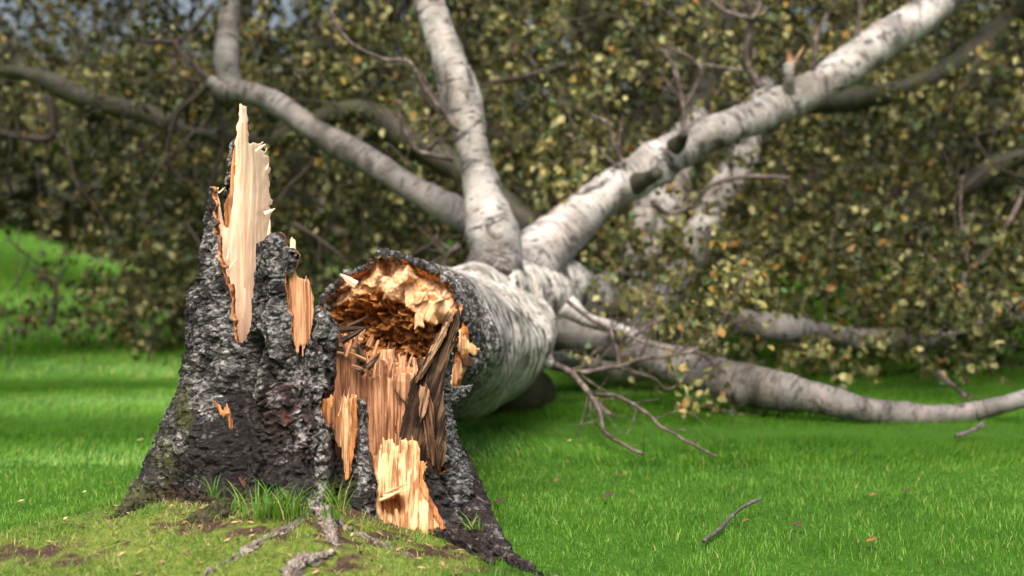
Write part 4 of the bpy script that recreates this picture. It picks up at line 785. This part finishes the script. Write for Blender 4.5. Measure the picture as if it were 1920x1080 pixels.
# network of thin dark branches inside the crown
rb = np.random.default_rng(909); parts = []
for _ in range(330):
    d = rb.uniform(6.9, 8.6); px = rb.uniform(-200, 2150); py = rb.uniform(-100, 560); p = P(px, py, d); a0 = rb.normal(size=3)*np.array([1, .5, .8]); a0 /= np.linalg.norm(a0); Lb = rb.uniform(.3, 1.1); r0_ = rb.uniform(.002, .0075); row = []
    for i in range(7):
        row.append([*p, r0_*(1-i/8)]); p = p+a0*Lb/6; a0 = a0+rb.normal(size=3)*.28; a0[2] -= .06; a0 /= np.linalg.norm(a0)
    parts.append(tube_np(row, 5, .04))
V, Q, A = join(parts); tag(mk('branch', V, Q, M['twig_dark'], birch, A), kind='stuff')
# leafy sprigs in front: along the traced twig
def sprig(cx, cy, d, n, rx, ry, seed, nleaf=14):
    r2 = np.random.default_rng(seed); px = cx+r2.normal(size=n)*rx; py = cy+r2.normal(size=n)*ry
    crown(birch, px, py, np.full(n, d)+r2.normal(size=n)*.08, r2, L=(.06, .18), nleaf=nleaf, spread=.035, leafs=(.03, .045), lcb=.22, tw='twig', tr=.0015)
sprig(1375, 525, 5.65, 20, 40, 34, 11, 16); sprig(1310, 610, 5.65, 16, 45, 40, 31, 13); sprig(1240, 590, 6.2, 14, 50, 60, 32, 14); sprig(1290, 700, 5.4, 7, 40, 30, 12, 8); sprig(1280, 760, 5.3, 6, 50, 20, 13, 7); sprig(1220, 560, 6.0, 8, 30, 40, 14); sprig(1140, 660, 5.5, 4, 40, 25, 15, 6)
sprig(770, 240, 5.9, 4, 30, 15, 16, 5); sprig(1090, 130, 6.3, 8, 60, 50, 17, 7); sprig(1060, 300, 6.3, 9, 40, 40, 18, 12); sprig(280, 690, 8.2, 22, 40, 32, 19, 16)
# ------------------------------------------------------------------ trees behind
def bgtree(px, d, hgt, tr_, cr, label, n, seed, px2=None, cz=.55, leafs=(.06, .1)):
    r2 = np.random.default_rng(seed); b = P(px, 540, d); t = thing('background_tree', label, 'tree', (b[0], b[1], 0), 'trees standing behind the fallen birch')
    x2 = P(px2 if px2 is not None else px+40, 540, d)[0]
    V, Q, A = tube_np([[b[0], b[1], -.1, tr_*1.2], [b[0]*.7+x2*.3, b[1], hgt*.3, tr_], [x2, b[1], hgt*.65, tr_*.7], [x2, b[1], hgt, .03]], 16, .08, lambda V, tc: .02*fbm(V*6, 3, 5)); A['rough'] = np.ones(len(V))*.4
    mk('trunk', V, Q, M['dark_limb'], t, A)
    u = r2.normal(size=(n, 3)); u /= np.linalg.norm(u, axis=1)[:, None]; u *= r2.uniform(.45, 1, n)[:, None]**.6
    p0 = np.array([x2, b[1], hgt*cz])+u*np.array([cr, cr*.8, hgt*.47]); p0[:, 2] = np.maximum(p0[:, 2], .5)
    nz = fbm(p0*.9, 3, seed); p0 = p0[nz > -.2]; n = len(p0); dr = r2.normal(size=(n, 3))
    (TV, TQ), (LV, LQ, lc) = sprays(p0, dr, r2.uniform(.5, 1.1, n), 45, r2, .5, leafs=leafs, spread=.12, tr=.008)
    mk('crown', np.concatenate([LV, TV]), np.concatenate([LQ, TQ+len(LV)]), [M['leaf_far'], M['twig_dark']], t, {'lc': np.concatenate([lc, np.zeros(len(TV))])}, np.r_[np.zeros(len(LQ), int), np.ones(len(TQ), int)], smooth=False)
bgtree(-700, 15, 6.5, .13, 2.6, 'dark tree behind the far left edge of the crown', 260, 1)
bgtree(420, 13, 6.0, .12, 2.3, 'dark leafy tree behind the tall wood spike', 260, 2, 480)
bgtree(700, 12.5, 6.0, .10, 2.2, 'dark tree behind the two left limbs', 240, 3, 706)
bgtree(1110, 12, 6.5, .11, 2.0, 'slim dark trunked tree rising above the trunk fork', 220, 4, 1095, cz=.62)
bgtree(1350, 11.5, 6.5, .17, 2.2, 'thick dark trunk standing behind the largest limb', 240, 5, 1340)
bgtree(1700, 12.5, 6.5, .14, 2.5, 'dark tree behind the right hand limbs', 260, 6, 1740)
bgtree(2100, 13, 6.0, .14, 2.4, 'dark tree at the far right edge', 240, 7, 2050)
# far wood
r3 = np.random.default_rng(31); n = 26000
px = r3.uniform(-1400, 3300, n); d = r3.uniform(22, 30, n); x = (px-960)/FPX*d; top = 5.2+1.6*fbm(v3(x*.25, 0*x, 0), 3, 4)-1.6*np.exp(-((px-150)/330)**2)
z = r3.random(n)*top+gz(x, d); LV, LQ = leafmesh(np.stack([x, d, z], -1), r3.uniform(.22, .42, n), r3)
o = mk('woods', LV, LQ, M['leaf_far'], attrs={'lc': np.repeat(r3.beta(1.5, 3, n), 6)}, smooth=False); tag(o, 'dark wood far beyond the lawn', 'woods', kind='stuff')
# ------------------------------------------------------------------ small things on the lawn
def stick(a, b, r_, label, kinks=3, mat='grey_limb'):
    pa, da = ground_hit(*a); pb, db = ground_hit(*b); st_ = thing('stick', label, 'stick', pa, None)
    row = []
    for i in range(kinks+2):
        f = i/(kinks+1); p = pa*(1-f)+pb*f; p = p+np.array([0, 0, .018+.03*f])+np.array([random.uniform(-1, 1), random.uniform(-1, 1), random.uniform(-1, 1)])*.005; row.append([*p, r_*(1-.15*f)])
    V, Q, A = tube_np(row, 12, .006, lambda V, tc: .002*vn(V*60, 5)); A['rough'] = np.full(len(V), .6); mk('stem', V, Q, M[mat], st_, A)
    p = np.array(row[2][:3]); V, Q, A = tube_np([[*p, r_*.6], [*(p+np.array([.02, -.005, .02])), r_*.5], [*(p+np.array([.035, -.01, .03])), r_*.3]], 8, .006); A['rough'] = np.full(len(V), .6); mk('side_shoot', V, Q, M[mat], st_, A)
stick((1320, 1026), (1424, 966), .0052, 'broken grey stick lying diagonally on the lawn at right')
stick((1790, 829), (1842, 822), .008, 'small pale stick lying in the far lawn near the long limb', 2)
M['litter'] = NT('fallen_leaf', .7).col((.22, .09, .035)).m; M['litter2'] = NT('fallen_leaf_dark', .7).col((.07, .04, .03)).m; M['litter3'] = NT('fallen_leaf_pale', .7).col((.6, .5, .3)).m
LF = [(1140, 945, .05, 'litter2', 'dark brown leaf lying on the lawn right of the stump foot'), (935, 955, .045, 'litter2', 'curled dark leaf on the grass beside the stump root'), (1042, 915, .025, 'litter', 'small red brown leaf above the dark curled leaf'), (1068, 838, .022, 'litter3', 'tiny pale leaf on the lawn under the bare branches'), (1494, 1000, .035, 'litter2', 'dark leaf on the lawn right of the diagonal stick'), (1636, 943, .022, 'litter', 'small orange leaf on the middle of the right lawn'), (1634, 1030, .03, 'litter', 'reddish leaf near the bottom edge of the lawn'), (206, 921, .026, 'litter', 'orange leaf on the grass left of the stump'), (160, 937, .02, 'litter3', 'yellow leaf farthest left but one on the lawn'), (40, 955, .026, 'litter3', 'pale yellow leaf at the left edge of the lawn'), (262, 837, .03, 'litter3', 'yellowish leaf beside the left buttress of the stump'), (1700, 935, .03, 'litter2', 'thin dark leaf standing in the right lawn'), (1160, 905, .03, 'litter2', 'brown leaf on the lawn below the bare branch tip'), (1398, 992, .02, 'litter', 'tiny orange leaf beside the diagonal stick')]
for k, (px, py, s_, m_, lb) in enumerate(LF):
    p, d = ground_hit(px, py); r2 = np.random.default_rng(k+400); u = np.linspace(-1, 1, 7); vv = np.linspace(-1, 1, 5); U, W_ = np.meshgrid(u, vv)
    wd_ = (1-np.abs(U)**1.7)**.7*.36*(1+.15*np.sign(W_)*0)
    a_ = r2.uniform(0, 6.28); X_ = U*.55; Y_ = W_*wd_; Z_ = .35*Y_**2*2+.12*X_**2*2+.02*r2.normal(size=U.shape)
    Xr = X_*math.cos(a_)-Y_*math.sin(a_); Yr = X_*math.sin(a_)+Y_*math.cos(a_)
    V = np.stack([p[0]+Xr*s_, p[1]+Yr*s_, p[2]+.022+Z_*s_+Xr*s_*.25], -1); ix = np.arange(35).reshape(5, 7)
    Q = np.stack([ix[:-1, :-1], ix[:-1, 1:], ix[1:, 1:], ix[1:, :-1]], -1).reshape(-1, 4)
    o = mk('fallen_leaf', V, Q, M[m_], loc=[float(c) for c in p]); tag(o, lb, 'leaf', 'fallen leaves on the lawn')
# grass tufts round the stump foot
def tuft(px, py, d, n, hpx, spread, label, seed, dead=.1, up=.4):
    r2 = np.random.default_rng(seed); p = P(px, py, d); L = hpx*d/FPX; V = []; Q = []; lcs = []
    for k in range(n):
        b = p+np.array([r2.normal()*spread, r2.normal()*spread*.5, -.01]); az = r2.uniform(0, 6.28); ln = L*r2.uniform(.4, 1.05); out = r2.uniform(.1, up+.5)*ln*1.3; w_ = r2.uniform(.0009, .002)
        sd_ = np.array([-math.sin(az), math.cos(az), 0])*w_; o_ = len(V)
        for i in range(6):
            t_ = i/5; c = b+np.array([math.cos(az)*out*t_**1.7, math.sin(az)*out*t_**1.7-.01*t_, ln*(t_-.25*t_**3*up*2)]); ww = 1-t_**2*.95; V += [c-sd_*ww, c+sd_*ww]
            if i: Q.append([o_+2*i-2, o_+2*i-1, o_+2*i+1, o_+2*i])
        lcs += [(.9+.1*r2.random()) if r2.random() < dead else r2.uniform(.2, .8)]*12
    o = mk('grass_tuft', np.array(V), np.array(Q), M['grass'], loc=[float(c) for c in p], attrs={'lc': np.array(lcs)}); tag(o, label, 'grass tuft', 'grass tufts at the foot of the stump')
tuft(525, 960, 3.02, 170, 80, .036, 'densest bright green grass tuft against the middle of the stump', 1)
tuft(632, 965, 3.02, 26, 115, .012, 'tall thin grass tuft growing beside the yellow split wood', 2, .25, .2)
tuft(402, 925, 3.06, 14, 60, .012, 'small grass tuft in the dark crease of the stump', 3, .1, .3)
tuft(465, 950, 3.02, 10, 40, .02, 'short sparse tuft left of the densest grass tuft', 4, .1, .3)
tuft(885, 985, 3.1, 16, 45, .012, 'wispy grass tuft at the right root of the stump', 5, .2, .6)
tuft(770, 1010, 2.98, 22, 34, .03, 'short tuft of grass below the stripped yellow wood', 6, .3, .5)
tuft(700, 985, 2.98, 30, 30, .03, 'brownish short tuft between stump and long pale root', 7, .6, .5)
